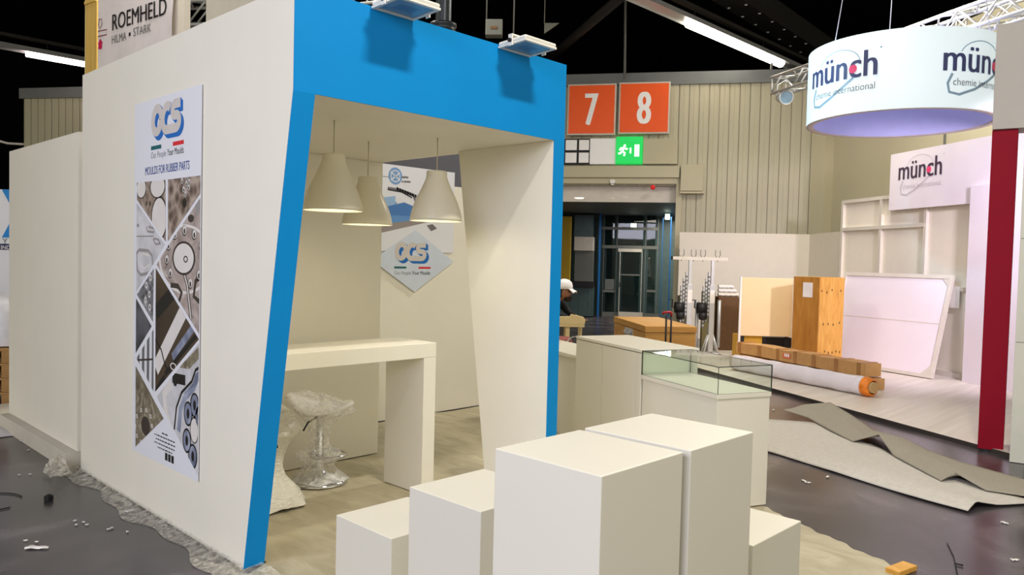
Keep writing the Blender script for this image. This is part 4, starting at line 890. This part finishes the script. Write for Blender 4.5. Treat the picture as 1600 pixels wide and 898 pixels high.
KM = frame(a, b-a, (0,0,1)); L_ = (b-a).length; obj('bar', MB(KM).box((0,-.025,-.03),(L_,.03,.03)), ALU, t); obj('end_cap', MB(KM).box((-.02,-.03,-.035),(0.0,.035,.035)), INK, t)
for f_ in (.16,.38,.55,.82):
    x_ = L_*f_; m_ = MB(KM)
    m_.tube([(x_-.04,.16,0),(x_-.045,.07,0),(x_-.02,.03,0),(x_,-.05,0),(x_+.02,.03,0),(x_+.045,.07,0),(x_+.04,.16,0)], .008, 6); obj('hook', m_, SOOT, t)
# bundled panels behind lifts, dark crate, board, tall crate
def stand_box(name, x0, x1, ytop, ybase, d_, depth_, m, label, cat, yaw=0):
    a = dep(x0,ybase,d_); b = dep(x1,ybase,d_); a.z = b.z = 0; e = (b-a).normalized(); n_ = V((e.y,-e.x,0)); n_ = n_ if n_.dot(FW) > 0 else -n_
    h = dep((x0+x1)/2,ytop,d_).z; m_ = MB(); m_.prism([a,b,b+n_*depth_,a+n_*depth_], (0,0,h)); o = obj(name, m_, m, bevel=.006); tag(o, label, cat); return o, a, b, n_, h
stand_box('flat_case', 1061,1074,462,560,14.6,.3,mat('grey_green_case',(112,106,84),.6),'narrow grey-green flat case behind the left lift stand','case')
stand_box('flat_case', 1095,1115,455,560,14.75,.12,mat('olive_case',(134,124,84),.6),'olive flat case behind the right lift stand','case')
o, a, b, n_, h = stand_box('storage_crate', 1120,1156,464,555,14.6,.4,BROWN,'dark brown crate between the lift stands and the birch board','crate')
t = thing('cloth_bundle', 'folded white cloths lying on the dark brown crate', 'cloth', (a+b)/2+n_*.2+V((0,0,h+.002)))
e = (b-a).normalized()
for i in range(3):
    O_ = frame(a+e*.03+n_*.03+V((0,0,h+.003+i*.075)), e, n_)
    def fl(u, v, i=i, O_=O_):
        w_ = (b-a).length-.05*(i+1); return O_ @ V((u*w_, .06*math.sin(v*6.28)+.15, .035+.034*math.cos(v*6.28)+.004*math.sin(u*23+i)))
    m_ = MB(); m_.grid(24, 14, fl); obj('fold', m_, PAPER if i else CREAM, t)
o, a, b, n_, h = stand_box('tall_crate', 1236,1277,434,556,14.2,.02,PLYD,'x','crate'); bpy.data.objects.remove(o)
t = thing('plywood_crate', 'tall yellow plywood crate with paper note beside the birch board', 'crate', a)
a = dep(1236,556,12.45); b = dep(1276,558,12.05); c = dep(1315,556,12.4); a.z = b.z = c.z = .05; h = dep(1276,433,12.05).z-.05
n1 = (a-b); n2 = c-b
m_ = MB(); m_.prism([a,b,b+(n2.normalized())*.02,a+n2.normalized()*.02], (0,0,h)); ls_ = obj('left_side', m_, PLYD, t, label='darker brown side')
m_ = MB(); m_.prism([b+n2.normalized()*.021,c,c+n1,b+n1+n2.normalized()*.021], (0,0,h)); obj('right_side', m_, PLY, t)
WMc = frame(b, n2, (0,0,1)); nd = 1 if (WMc.to_3x3() @ V((0,0,1))).dot(EYE-b) > 0 else -1
m_ = MB(WMc); l2 = n2.length
for x_, z_ in ((.1,.95),(.3,.93),(.5,.96),(.85,.95),(.2,.55),(.4,.55),(.6,.54),(.85,.56),(.1,.2),(.3,.22),(.45,.2),(.6,.2),(.75,.21),(.9,.2)): disc(m_, l2*x_, h*z_*.9, .014, .02, nd*.003, 0, 10)
obj('knots', m_, BROWN, t)
WMd = frame(b, n1, (0,0,1)); nd = 1 if (WMd.to_3x3() @ V((0,0,1))).dot(EYE-b) > 0 else -1; l1 = n1.length
m_ = MB(WMd); m_.box((l1*.25,h*.78,nd*.002),(l1*.62,h*.94,nd*.006)); obj('paper_note', m_, PAPER, ls_, label='white paper note')
a = dep(1153.5,524,13.0); b = dep(1236,524,13.0); h0_ = a.z; e = b-a; e.z = 0; e.normalize(); 
t = thing('birch_board', 'large square pale birch board standing before the plywood crate', 'board', (a+b)/2)
BMx = frame(V((a.x,a.y,h0_)), e, (0,.0,1)); bw = (b-a).length; bh = dep(1190,434,13.0).z-h0_
obj('panel', MB(BMx).box((.03,0,-.02),(bw,bh,.01)), BOARD, t, bevel=.003); obj('edge_strip', MB(BMx).box((0,-.18,-.02),(.03,bh+.01,.012)), PAPER, t)
for x_ in (.05,bw-.1): obj('foot', MB(BMx).box((x_,-h0_+.05,-.02),(x_+.05,-.001,.0)), RUBBER, t)
stand_box('yellow_box', 1154,1190,524,556,13.1,.4,mat('mustard_card',(214,166,50),.6),'mustard yellow box under the birch board','box')
stand_box('dark_gap_block', 1191,1236,527,556,13.1,.4,RUBBER,'black block filling the dark gap under the birch board, right of the yellow box','case')  # black block stands in for the shade in the gap below the board
# long cartons and wrapped roll on the raised floor
def long_box(p0, p1, w, h, z, label, seed, lab=False):
    p0 = V(p0); p1 = V(p1); d_ = (p1-p0); L = d_.length; O_ = frame((p0.x,p0.y,z), (d_.x,d_.y,0), V((0,0,1)).cross(V((d_.x,d_.y,0)).normalized()))
    t = thing('long_carton', label, 'box', (p0+p1)/2+V((0,0,z))); rn = random.Random(seed)
    def bx(u, v):
        x_ = u*L; a_ = v*4; k_ = int(a_) % 4; f_ = a_-int(a_); c_ = [(0,0),(w,0),(w,h),(0,h),(0,0)]; 
        p = (c_[k_][0]+(c_[k_+1][0]-c_[k_][0])*f_, c_[k_][1]+(c_[k_+1][1]-c_[k_][1])*f_)
        return O_ @ V((x_, p[0]+.006*math.sin(x_*5+seed), p[1]+(.006*math.sin(x_*7+2*seed) if p[1] > .01 else 0)))
    m_ = MB(); m_.grid(40, 16, bx)
    for x_ in (0,L): m_.add([O_ @ V((x_,a_,b_)) for a_, b_ in ((0,0),(w,0),(w,h),(0,h))], [(0,1,2,3)])
    m_.smooth = False; o = obj('carton', m_, CARD, t)
    for p in o.data.polygons: p.use_smooth = False
    for f_ in (.02,.2,.36,.5,.64,.8,.95):
        m_ = MB(O_); x_ = L*f_; m_.box((x_,-.0075,-.0+.004),(x_+.07,w+.0075,h+.0075)); obj('tape_band', m_, TAPE, t)
    if lab: m_ = MB(O_); m_.box((L*.42,-.016,h*.35),(L*.42+.16,-.013,h*.75)); 
    if lab:
        obj('red_label', m_, mat('red_label_paper',(214,90,70),.5), t); m_ = MB(frame(O_ @ V((L*.42+.16,-.0175,h*.45)), O_.to_3x3() @ V((-1,0,0)), (0,0,1)))
        m_.box((.02,0,-.0),(.05,.05,.001)); m_.box((.06,0,0),(.09,.05,.001)); m_.box((.1,.0,0),(.13,.05,.001)); obj('label_marks', m_, PAPER, t)
    return t
c0 = atz(1352,610,.05); c1 = atz(1142,566,.05)
cdir = (c1-c0).normalized(); cn = V((cdir.y,-cdir.x,0)); cn = cn if cn.dot(FW) > 0 else -cn
long_box(c1+cn*.05-cdir*.1, c0+cn*.05+cdir*.0, .28, .15, .048, 'lower long taped carton lying on the raised floor', 3)
long_box(c1+cn*.06-cdir*.05, c0+cn*.03+cdir*.05, .28, .17, .22, 'upper long taped carton with red label, stacked on another', 5, True)
r0 = atz(1353,618,.05); r1 = atz(1148,577,.05); rd = (r1-r0).normalized()
t = thing('wrapped_roll', 'long roll in white film with orange taped end on the raised floor', 'roll', (r0+r1)/2); R0 = .115
zz_ = V((0,0,R0+.002))
pts = [r0+rd*(r1-r0).length*i/24+zz_+V((0,0,.004*math.sin(i*1.3))) for i in range(25)]
obj('film_cover', MB().tube(pts, [R0*(1+.025*math.sin(i*2.1)) for i in range(25)], 18), mat('white_film_cover',(232,226,236),.3,bump=.4,bscale=14), t)
obj('orange_end', MB().tube([r0+zz_-rd*.10,r0+zz_-rd*.09,r0+zz_-rd*.02,r0+zz_+rd*.012], [R0*.75,R0*.95,R0*1.05,R0*1.07], 18, caps=False), mat('orange_tape',(236,130,36),.4,var=.3,scale=12), t)
obj('core', MB().tube([r0+zz_-rd*.12,r0+zz_-rd*.02], R0*.62, 14), mat('tan_card_core',(196,160,110),.7), t)
# carpet left on the hall floor
def sheet(name, rows, m, label, cat, nz, nu=60, nv=14):
    """rows: list of lines of floor pixels + height (along the length), blended"""
    R_ = [[V(atz(x,y,0))+V((0,0,z)) for x, y, z in row] for row in rows]
    def line(row, u):
        k_ = (len(row)-1)*u; i = min(int(k_), len(row)-2); f_ = k_-i; f_ = f_*f_*(3-2*f_)*.8+f_*.2; return row[i].lerp(row[i+1], f_)
    def fn(u, v):
        k_ = (len(R_)-1)*v; i = min(int(k_), len(R_)-2); f_ = k_-i; p = line(R_[i],u).lerp(line(R_[i+1],u), f_)
        p.z = max(.004, p.z+nz*(math.sin(u*21+v*4)+math.sin(u*9-v*7))*.5); return p
    m_ = MB(); m_.grid(nu, nv, fn); o = obj(name, m_, m, solid=.006); return tag(o, label, cat)
sheet('carpet_sheet', [[(1196,706,.012),(1300,738,.014),(1420,776,.014),(1512,802,.016)],[(1194,699,.05),(1300,728,.05),(1420,764,.055),(1525,794,.05)],[(1196,680,.012),(1300,695,.014),(1420,738,.012),(1560,792,.02)],[(1200,656,.012),(1290,664,.012),(1420,722,.012),(1620,788,.012)]], CARPETB, 'pale grey carpet sheet lying backing-up on the dark hall floor', 'carpet', .003)
sheet('carpet_flap', [[(1222,650,.07),(1262,657,.03),(1296,676,.03),(1332,693,.02),(1372,700,.13),(1396,716,.03),(1470,757,.03),(1490,755,.09),(1540,772,.03),(1640,786,.02)],[(1240,650,.09),(1285,655,.07),(1318,672,.09),(1350,688,.05),(1395,698,.10),(1430,715,.06),(1490,742,.05),(1545,758,.05),(1600,770,.03),(1660,778,.02)],[(1257,648,.12),(1296,645,.12),(1330,662,.09),(1365,678,.04),(1410,694,.06),(1450,708,.03),(1500,726,.03),(1560,742,.02),(1620,758,.02),(1680,766,.02)]], CARPET, 'dark grey carpet strip folded and rumpled along the pale sheet', 'carpet', .004, 90, 12)

# ---- the man in the white cap, bending over a pale wooden bench
SKIN = mat('brown_skin', (150,104,80), .5); SHIRT = mat('black_shirt', (22,22,26), .8); TROU = mat('dark_trousers', (34,36,44), .8); SHOE = mat('black_shoe', (26,24,24), .5)
hd = dep(882,457,10.2); fd = (RT*.92-V((FW.x,FW.y,0))*.38); fd.z = 0; fd.normalize(); sd = V((-fd.y,fd.x,0))
base = hd-fd*.50; base.z = 0; zs = hd.z
t = thing('person', 'man in a white cap and black shirt bending over a pale bench', 'person', base)
def Pm(f_, s_, z_): return base+fd*f_+sd*s_+V((0,0,z_))
vs = []; es = []; rs = []; ZH = dep(890,505,9.85).z+.018
def jv(p, r, par=None):
    vs.append(p); rs.append(r); i = len(vs)-1
    if par is not None: es.append((par, i))
    return i
pel = jv(Pm(0,0,.93), (.16,.12)); wai = jv(Pm(.14,0,1.02), (.15,.11), pel); che = jv(Pm(.30,0,1.10), (.17,.125), wai); nk = jv(Pm(.40,0,zs-.10), (.075,.075), che); nk2 = jv(Pm(.44,0,zs-.06), (.06,.06), nk)
h1 = jv(Pm(.485,0,zs-.02), (.088,.078), nk2); h2 = jv(Pm(.50,0,zs+.05), (.095,.082), h1); h3 = jv(Pm(.497,0,zs+.10), (.07,.065), h2)
jaw = jv(Pm(.565,0,zs-.065), (.04,.038), h1); nose = jv(Pm(.60,0,zs-.005), (.016,.016), h1)
for s_ in (-1,1):
    jv(Pm(.48,s_*.095,zs+.0), (.016,.022), h1)
    hp = jv(Pm(-.02,s_*.10,.88), (.10,.10), pel); kn = jv(Pm(.05,s_*.12,.48), (.065,.065), hp); an = jv(Pm(.0,s_*.12,.10), (.042,.042), kn); he = jv(Pm(.01,s_*.12,.05), (.045,.045), an); jv(Pm(.20,s_*.13,.035), (.04,.03), he)
    sh_ = jv(Pm(.36,s_*.19,1.12), (.07,.07), che); el = jv(Pm(.46,s_*.25,ZH+.10), (.048,.048), sh_); wr2 = jv(Pm(.62,s_*.16,ZH+.03), (.030,.030), el); pa = jv(Pm(.68,s_*.14,ZH), (.035,.022), wr2)
    for k_ in range(4):
        b0 = jv(Pm(.72,s_*(.105+.024*k_),ZH), (.011,.011), pa); b1 = jv(Pm(.75+.008*(1.5-abs(k_-1.5)),s_*(.103+.025*k_),ZH-.001), (.009,.009), b0); jv(Pm(.775+.01*(1.5-abs(k_-1.5)),s_*(.102+.025*k_),ZH-.006), (.008,.008), b1)
    t0 = jv(Pm(.69,s_*.095,ZH-.001), (.012,.012), pa); jv(Pm(.72,s_*.075,ZH-.004), (.010,.010), t0)
me = bpy.data.meshes.new('body'); me.from_pydata([p-base for p in vs], es, []); bo = bpy.data.objects.new('body_tmp', me); COL.objects.link(bo)
md = bo.modifiers.new('skin', 'SKIN')
for i, r in enumerate(rs): sv = me.skin_vertices[0].data[i]; sv.radius = r; sv.use_root = (i == 0)
md.branch_smoothing = .3; sb = bo.modifiers.new('sub', 'SUBSURF'); sb.levels = 2; sb.render_levels = 2
dg = bpy.context.evaluated_depsgraph_get(); dg.update(); bm_ = bpy.data.meshes.new_from_object(bo.evaluated_get(dg)); bpy.data.objects.remove(bo)
bo = bpy.data.objects.new('body', bm_); COL.objects.link(bo); bo.parent = t; bm_.materials.clear()
for m in (SKIN,SHIRT,TROU,SHOE): bm_.materials.append(m)
for p in bm_.polygons:
    p.use_smooth = True; c = p.center; f_ = c.dot(fd); z_ = c.z
    p.material_index = 3 if z_ < .09 else (0 if (f_ > .415 and z_ > zs-.10) or (f_ > .57 and z_ < ZH+.06) else (2 if z_ < .93 and f_ < .22 else 1))
HMx = frame(Pm(.495,0,zs+.055), fd, sd)
m_ = MB(HMx); m_.lathe([(.108,-.005),(.110,.03),(.098,.075),(.065,.108),(.02,.122),(0,.123)], n=28)
m_.grid(10, 16, lambda u, v: HMx.inverted() @ (HMx @ V((.085+u*.085*math.cos((v-.5)*1.5), math.sin((v-.5)*2.0)*(.095-.02*u), .004-.035*u-.03*((v-.5)*2)**2*u))))
cp = obj('cap', m_, mat('white_cotton_cap',(240,238,242),.7), t, solid=.005)
m_ = MB(frame(Pm(.470,0,zs+.01), fd, sd)); m_.lathe([(.088,-.07),(.102,-.03),(.104,.03),(.10,.05)], n=24); hr = obj('hair', m_, mat('black_hair',(28,22,20),.7), t)
# hair only at the back and sides
bmh = bmesh.new(); bmh.from_mesh(hr.data); dl = [f for f in bmh.faces if (f.calc_center_median()+t.location-Pm(.47,0,zs)).dot(fd) > .02]; bmesh.ops.delete(bmh, geom=dl, context='FACES'); bmh.to_mesh(hr.data); bmh.free()
hr.modifiers.new('thickness','SOLIDIFY').thickness = .008
for s_ in (-1,1): obj('eye', MB(M.Translation(Pm(.572,s_*.032,zs+.015))).lathe([(0,-.011),(.008,-.008),(.011,0),(.008,.008),(0,.011)], n=12), INK, t)
m_ = MB(frame(Pm(.545,0,zs-.07), fd, sd)); m_.lathe([(.062,.015),(.058,-.02),(.035,-.042),(0,-.046)], n=20); obj('beard', m_, mat('dark_beard',(40,30,26),.8), t)
# bench he leans on
bb = dep(890,505,9.85); BX = frame(V((bb.x,bb.y,0)), (RT.x,RT.y,0), V((0,0,1))); zb1_ = bb.z
t = thing('work_bench', 'pale pine bench with raised end in front of the bending man', 'bench', (bb.x,bb.y,0))
obj('top', MB(BX).box((-.55,zb1_-.03,-.20),(.17,zb1_,.2)), PALEW, t, bevel=.006)
m_ = MB(BX); m_.prism([(-.55,zb1_+.001,.17),(.17,zb1_+.001,.17),(.18,zb1_+.06,.17),(.15,zb1_+.10,.17),(0,zb1_+.13,.17),(-.02,zb1_+.10,.17),(-.55,zb1_+.09,.17)], (0,0,.03)); obj('raised_edge', m_, PALEW, t, bevel=.004)
for x_, z_ in ((-.5,-.17),(-.06,-.17),(-.5,.12),(-.06,.12),(.12,-.17)): obj('leg', MB(BX).box((x_,.004,z_),(x_+.05,zb1_-.031,z_+.05)), PALEW, t)
# red chair with chrome loop, behind the low counter
rc = dep(880,528,9.2); RX = frame(V((rc.x,rc.y,0)), (RT.x,RT.y,0), V((0,0,1))); t = thing('red_chair', 'dusky red seat with chrome loop showing above the low counter', 'chair', (rc.x,rc.y,0))
zr_ = rc.z
obj('seat', MB(RX).box((-.30,zr_-.10,-.25),(.10,zr_,.2)), mat('dusky_red_fabric',(150,84,80),.9), t, bevel=.03)
obj('arm_loop', MB(RX).tube([(.02,zr_-.30,.24)]+[(.14+.12*math.cos(a_),zr_-.08+.13*math.sin(a_),.24) for a_ in [math.pi-i*math.pi/12 for i in range(13)]]+[(.26,zr_-.30,.24)], .012, 8), CHROME, t)
for x_, z_ in ((-.27,-.22),(.06,-.22),(-.27,.16),(.06,.16)): obj('leg', MB(RX).tube([(x_,.004,z_),(x_,zr_-.1,z_)], .013, 8), CHROME, t)

# ================================================================ FAR LEFT
# neighbouring tower with sign
tdir = V((math.sin(YAW+math.radians(-54)), math.cos(YAW+math.radians(-54)), 0)); tn = V((-tdir.y,tdir.x,0)); tp = dep(152,60,9.5)
if tn.dot(EYE-tp) < 0: tn = -tn
TWM = frame((tp.x,tp.y,0), -tdir, (0,0,1))
def tw(x, y, o_=0.): return TWM.inverted() @ hit(x, y, tn, V((tp.x,tp.y,0))+tn*o_)
t = thing('booth_tower', 'tall timber and cream tower standing behind the white side wall', 'tower', (tp.x,tp.y,0))
obj('timber_post', MB(TWM).box((tw(134,50).x,0,-.1),(tw(151,50).x,5.6,-.0)), PINE, t, label='yellow pine post')
obj('timber_edge', MB(TWM).box((tw(130,50).x,0,-.12),(tw(134,50).x-.001,5.6,-.02)), PALEW, t)
obj('cream_post', MB(TWM).box((tw(262,40).x,0,-.1),(tw(284,30).x,5.6,-.03)), CREAM, t)
obj('grey_wall', MB(TWM).box((tw(318,10).x,0,-.1),(tw(460,0).x+.05,5.6,-.03)), mat('warm_grey_panel',(206,200,188),.6), t)
obj('wood_rail', MB(TWM).box((tw(134,4).x,tw(140,6).y,-.0),(tw(152,4).x,tw(140,1).y,.02)), PINE, t)
t = thing('name_banner', 'white company name banner on the timber tower, above the side wall', 'banner', TWM @ V((tw(210,60).x,2.9,0)))
s0, s1 = tw(152.5,50,.03).x, tw(269,40,.03).x
def bnr(u, v): return TWM @ V((s0+(s1-s0)*u, 2.9+2.4*v, .022+.003*math.sin(u*14+v*3)+(.012*max(0,u-.93)/.07*math.sin(v*16))))
m_ = MB(); m_.grid(40, 24, bnr); bn_ = obj('banner', m_, mat('white_banner_vinyl',(234,226,230),.5), t)
def tt(body, xa, ya, xb, yb, hpx, m, bold=0):
    a = tw(xa,ya,.03); b = tw(xb,yb,.03); h = tw(xa,ya-hpx,.03).y-a.y; m_ = MB(TWM); put_text(m_, body, a.x, a.y, b.x-a.x, h, 0, 0, bold, .030); return obj('lettering', m_, m, bn_)
tt('ROEMHELD',175,48,260,21.5,25,INK,.012); tt('HILMA',174.5,68.5,197,62,12.5,GINK); tt('STARK',208,57,235.5,48.5,13,GINK)
a = tw(202.5,53.5,.03); m_ = MB(TWM); m_.box((a.x-.018,a.y-.02,.028),(a.x+.018,a.y+.02,.031)); obj('dot', m_, INK, bn_)
def AR(px, py): p = tw(px,py,.03); return (p.x, p.y)
m_ = MB(TWM); z_ = .030
m_.add([(*AR(*q),z_) for q in ((153.5,77),(159,76),(159,68),(160.5,67.5),(156.5,60),(152.8,69),(154,69))], [list(range(7))], 0)
ribbon(m_, [AR(*q) for q in ((153,57),(166.5,54),(166.5,46),(153,49))], .012, z_, 1)
ribbon(m_, [AR(*q) for q in ((154.5,30.5),(158.5,29.5),(158.5,35),(160,36),(156,45),(153,37),(154.5,37),(154.5,30.5))], .010, z_, 1)
obj('emblem', m_, [MAG,mat('maroon_ink',(120,24,60),.5)], bn_)
# truss seen in the gap
a = dep(280,-6,15); truss('lighting_truss', dep(262,26,16), dep(336,24,15.2), .45, .04, 'pale truss glimpsed in the gap between cream post and grey wall', .45)
truss('lighting_truss', dep(560,-4,9.5), dep(640,-14,9.0), .25, .02, 'bit of silver truss just above the left floodlight')
# items at the far left edge
ld0 = dep(-40,395,9.3); e_ = V((RT.x,RT.y,0)).normalized()
LX = frame(V((ld0.x,ld0.y,0)), e_, (0,0,1)); q0 = dep(-40,295,9.3).z
def lx(px, py, d=0): p = LX.inverted() @ hit(px, py, V((LX.to_3x3() @ V((0,0,1)))), ld0); return (p.x, p.y)
t = thing('banner_wall', 'pale printed wall with blue triangles at the far left edge', 'sign', (ld0.x,ld0.y,0))
obj('panel', MB(LX).box((0,.02,-.05),(.52,q0,0)), POSTW, t); 
m_ = MB(LX); m_.add([(*lx(*q),.003) for q in ((3,296),(30,296),(22,330))], [(0,1,2)]); m_.add([(*lx(*q),.003) for q in ((3,371),(30,371),(22,336))], [(0,1,2)]); obj('blue_triangles', m_, mat('sky_blue_ink',(20,130,210),.5), t)
m_ = MB(LX); a = lx(0,390); b = lx(40,381.5); m_.box((a[0],a[1],.001),(b[0],b[1],.003)); obj('navy_band', m_, mat('deep_navy_ink',(30,36,90),.5), t)
m_ = MB(LX); a = lx(2,389); b = lx(14,383.5); put_text(m_, 'IND', a[0], a[1], (b[0]-a[0])*1.2, b[1]-a[1], 0, 0, .01, .004); a = lx(4,381); b = lx(14,372.5); put_text(m_, 'Y', a[0], a[1], (b[0]-a[0])*.8, b[1]-a[1], 1, 0, 0, .004); obj('lettering', m_, [PAPER,GINK], t)
# pallets
def pallet(O_, label):
    t = thing('wooden_pallet', label, 'pallet', O_.translation, 0, 'stacked pallets at the far left')
    for i in range(5): obj('deck_board', MB(O_).box((0,i*.17,.122),(1.2,i*.17+.11,.144)), PALLET, t)
    for i in range(3):
        obj('runner', MB(O_).box((i*.55,0,.001),(i*.55+.1,.79,.02)), PALLET, t)
        for j in range(3): obj('block', MB(O_).box((i*.55,j*.33,.021),(i*.55+.1,j*.33+.13,.121)), PALLET, t)
pl0 = dep(-168,600,7.9)
for i, lab in enumerate(('bottom pallet of the stack at the far left edge','second pallet from the bottom at the far left edge','third pallet from the bottom at the far left edge','top pallet of the stack at the far left edge')):
    pallet(frame((pl0.x,pl0.y,.03+i*.147), (e_*1), V((0,0,1)).cross(e_)), lab)
t = thing('wrapped_goods', 'white film-wrapped goods on top of the far left pallets', 'goods', (pl0.x,pl0.y,.62))
OX = frame((pl0.x,pl0.y,.63), e_, V((0,0,1)).cross(e_))
def wg(u, v):
    a_ = u*6.283; r_ = (1,1,.97,.85,0)[min(4,int(v*4))]; s_ = lambda q: math.copysign(abs(q)**.35, q)
    return OX @ V((.58+.54*r_*s_(math.cos(a_))+.015*math.sin(9*a_+v*7), .40+.36*r_*s_(math.sin(a_)), (0,.22,.40,.5,.52)[min(4,int(v*4))]+.015*math.sin(5*a_)*(v < .9)*v))
m_ = MB(); m_.grid(48, 4, wg); obj('film', m_, mat('white_wrapping_film',(230,230,236),.3,bump=.5,bscale=12), t)
pf = MB(); f0 = dep(-80,640,7.2)
pf.grid(30, 20, lambda u, v: V((1.2+u*.72-.0, 7.8+v*2.2, .006+.03*abs(math.sin(u*9+v*5))*abs(math.sin(v*11)))))
tag(obj('floor_film', pf, mat('white_floor_film',(226,224,226),.35,bump=.4,bscale=15)), 'white film sheet spread on the floor at the far left edge', 'plastic sheet')
c = dep(-5,225,20); mb = MB().tube([dep(-10,218,20),dep(12,224,20.2),dep(38,225.5,20.4)], .03, 6); tag(obj('white_cable', mb, PAPER), 'thin white cable against the dark hall at upper left', 'cable')

# ================================================================ FLOOR DEBRIS
def scrap(px, py, w, h, m, label, rot=0, th=.004, cat='scrap'):
    p = atz(px,py,0); O_ = M.Translation((p.x,p.y,.002)) @ M.Rotation(rot,4,'Z')
    m_ = MB(O_); m_.grid(6, 3, lambda u, v: ((u-.5)*w*(1-.3*abs(v-.5)), (v-.5)*h*(1-.4*u), th+.006*math.sin(u*5+v*4)**2)); o = obj(label.split('|')[0], m_, m, solid=.002); tag(o, label.split('|')[1], cat)
scrap(58,857,.13,.05,PAPER,'paper_scrap|largest torn white scrap on the dark floor at lower left',-.8)
scrap(203,799,.07,.04,PAPER,'paper_scrap|white scrap on the plastic sheet beside the side wall',.2)
for i, (x, y) in enumerate(((33,690),(45,704),(92,724),(30,743),(47,742),(117,815),(119,821),(131,817),(136,821),(170,828),(175,826),(199,832),(57,848),(40,846))):
    scrap(x, y, .022, .016, PAPER, 'paint_chip|%s' % 'tiny white paint chip on the dark floor left of the side wall', i*.7, .003, 'paint chip'); bpy.data.objects[-1] if 0 else None
for i, (x, y) in enumerate(((1227,682),(1256,752),(1262,755),(1293,746),(1570,818),(1586,876),(1209,641),(1260,637))):
    scrap(x, y, .05, .025, PAPER, 'paint_chip|tiny pale scrap on the dark floor to the right', i*1.1, .003, 'scrap')
for o in bpy.data.objects:
    if o.name.startswith('paint_chip'): o['group'] = 'pale chips on the floor at left' if 'left' in o['label'] else 'pale chips on the floor at right'
p = atz(76,782); mb = MB(M.Translation((p.x,p.y,.001)) @ M.Rotation(.5,4,'Z')); mb.box((-.022,-.018,0),(.022,.018,.035)); mb.box((-.012,-.01,.035),(.012,.01,.042)); tag(obj('black_block', mb, RUBBER, bevel=.003), 'small black block on the dark floor at left', 'block')
p = atz(10,788); mb = MB().tube([V((p.x,p.y,.006))+V((.16*math.cos(a_)-.05,.20*math.sin(a_)+.1,0)) for a_ in [i*2*math.pi/40*.8 for i in range(41)]], .004, 6); tag(obj('cable_loop', mb, RUBBER), 'thin black cable loop on the floor at the left edge', 'cable')
p = atz(1408,893); mb = MB(M.Translation((p.x,p.y,.001)) @ M.Rotation(-.2,4,'Z')); mb.box((-.09,-.04,0),(.09,.04,.03)); tag(obj('wood_offcut', mb, PLY, bevel=.004), 'brown wood offcut at the tip of the drop cloth', 'wood')
mb = MB().tube([atz(1480,848,.006),atz(1490,868,.006),atz(1496,897,.006)], .003, 6); mb.tube([atz(1492,880,.008),atz(1505,883,.008)], .005, 6); tag(obj('wire_scrap', mb, RUBBER), 'thin dark wire scrap on the floor at lower right', 'wire')
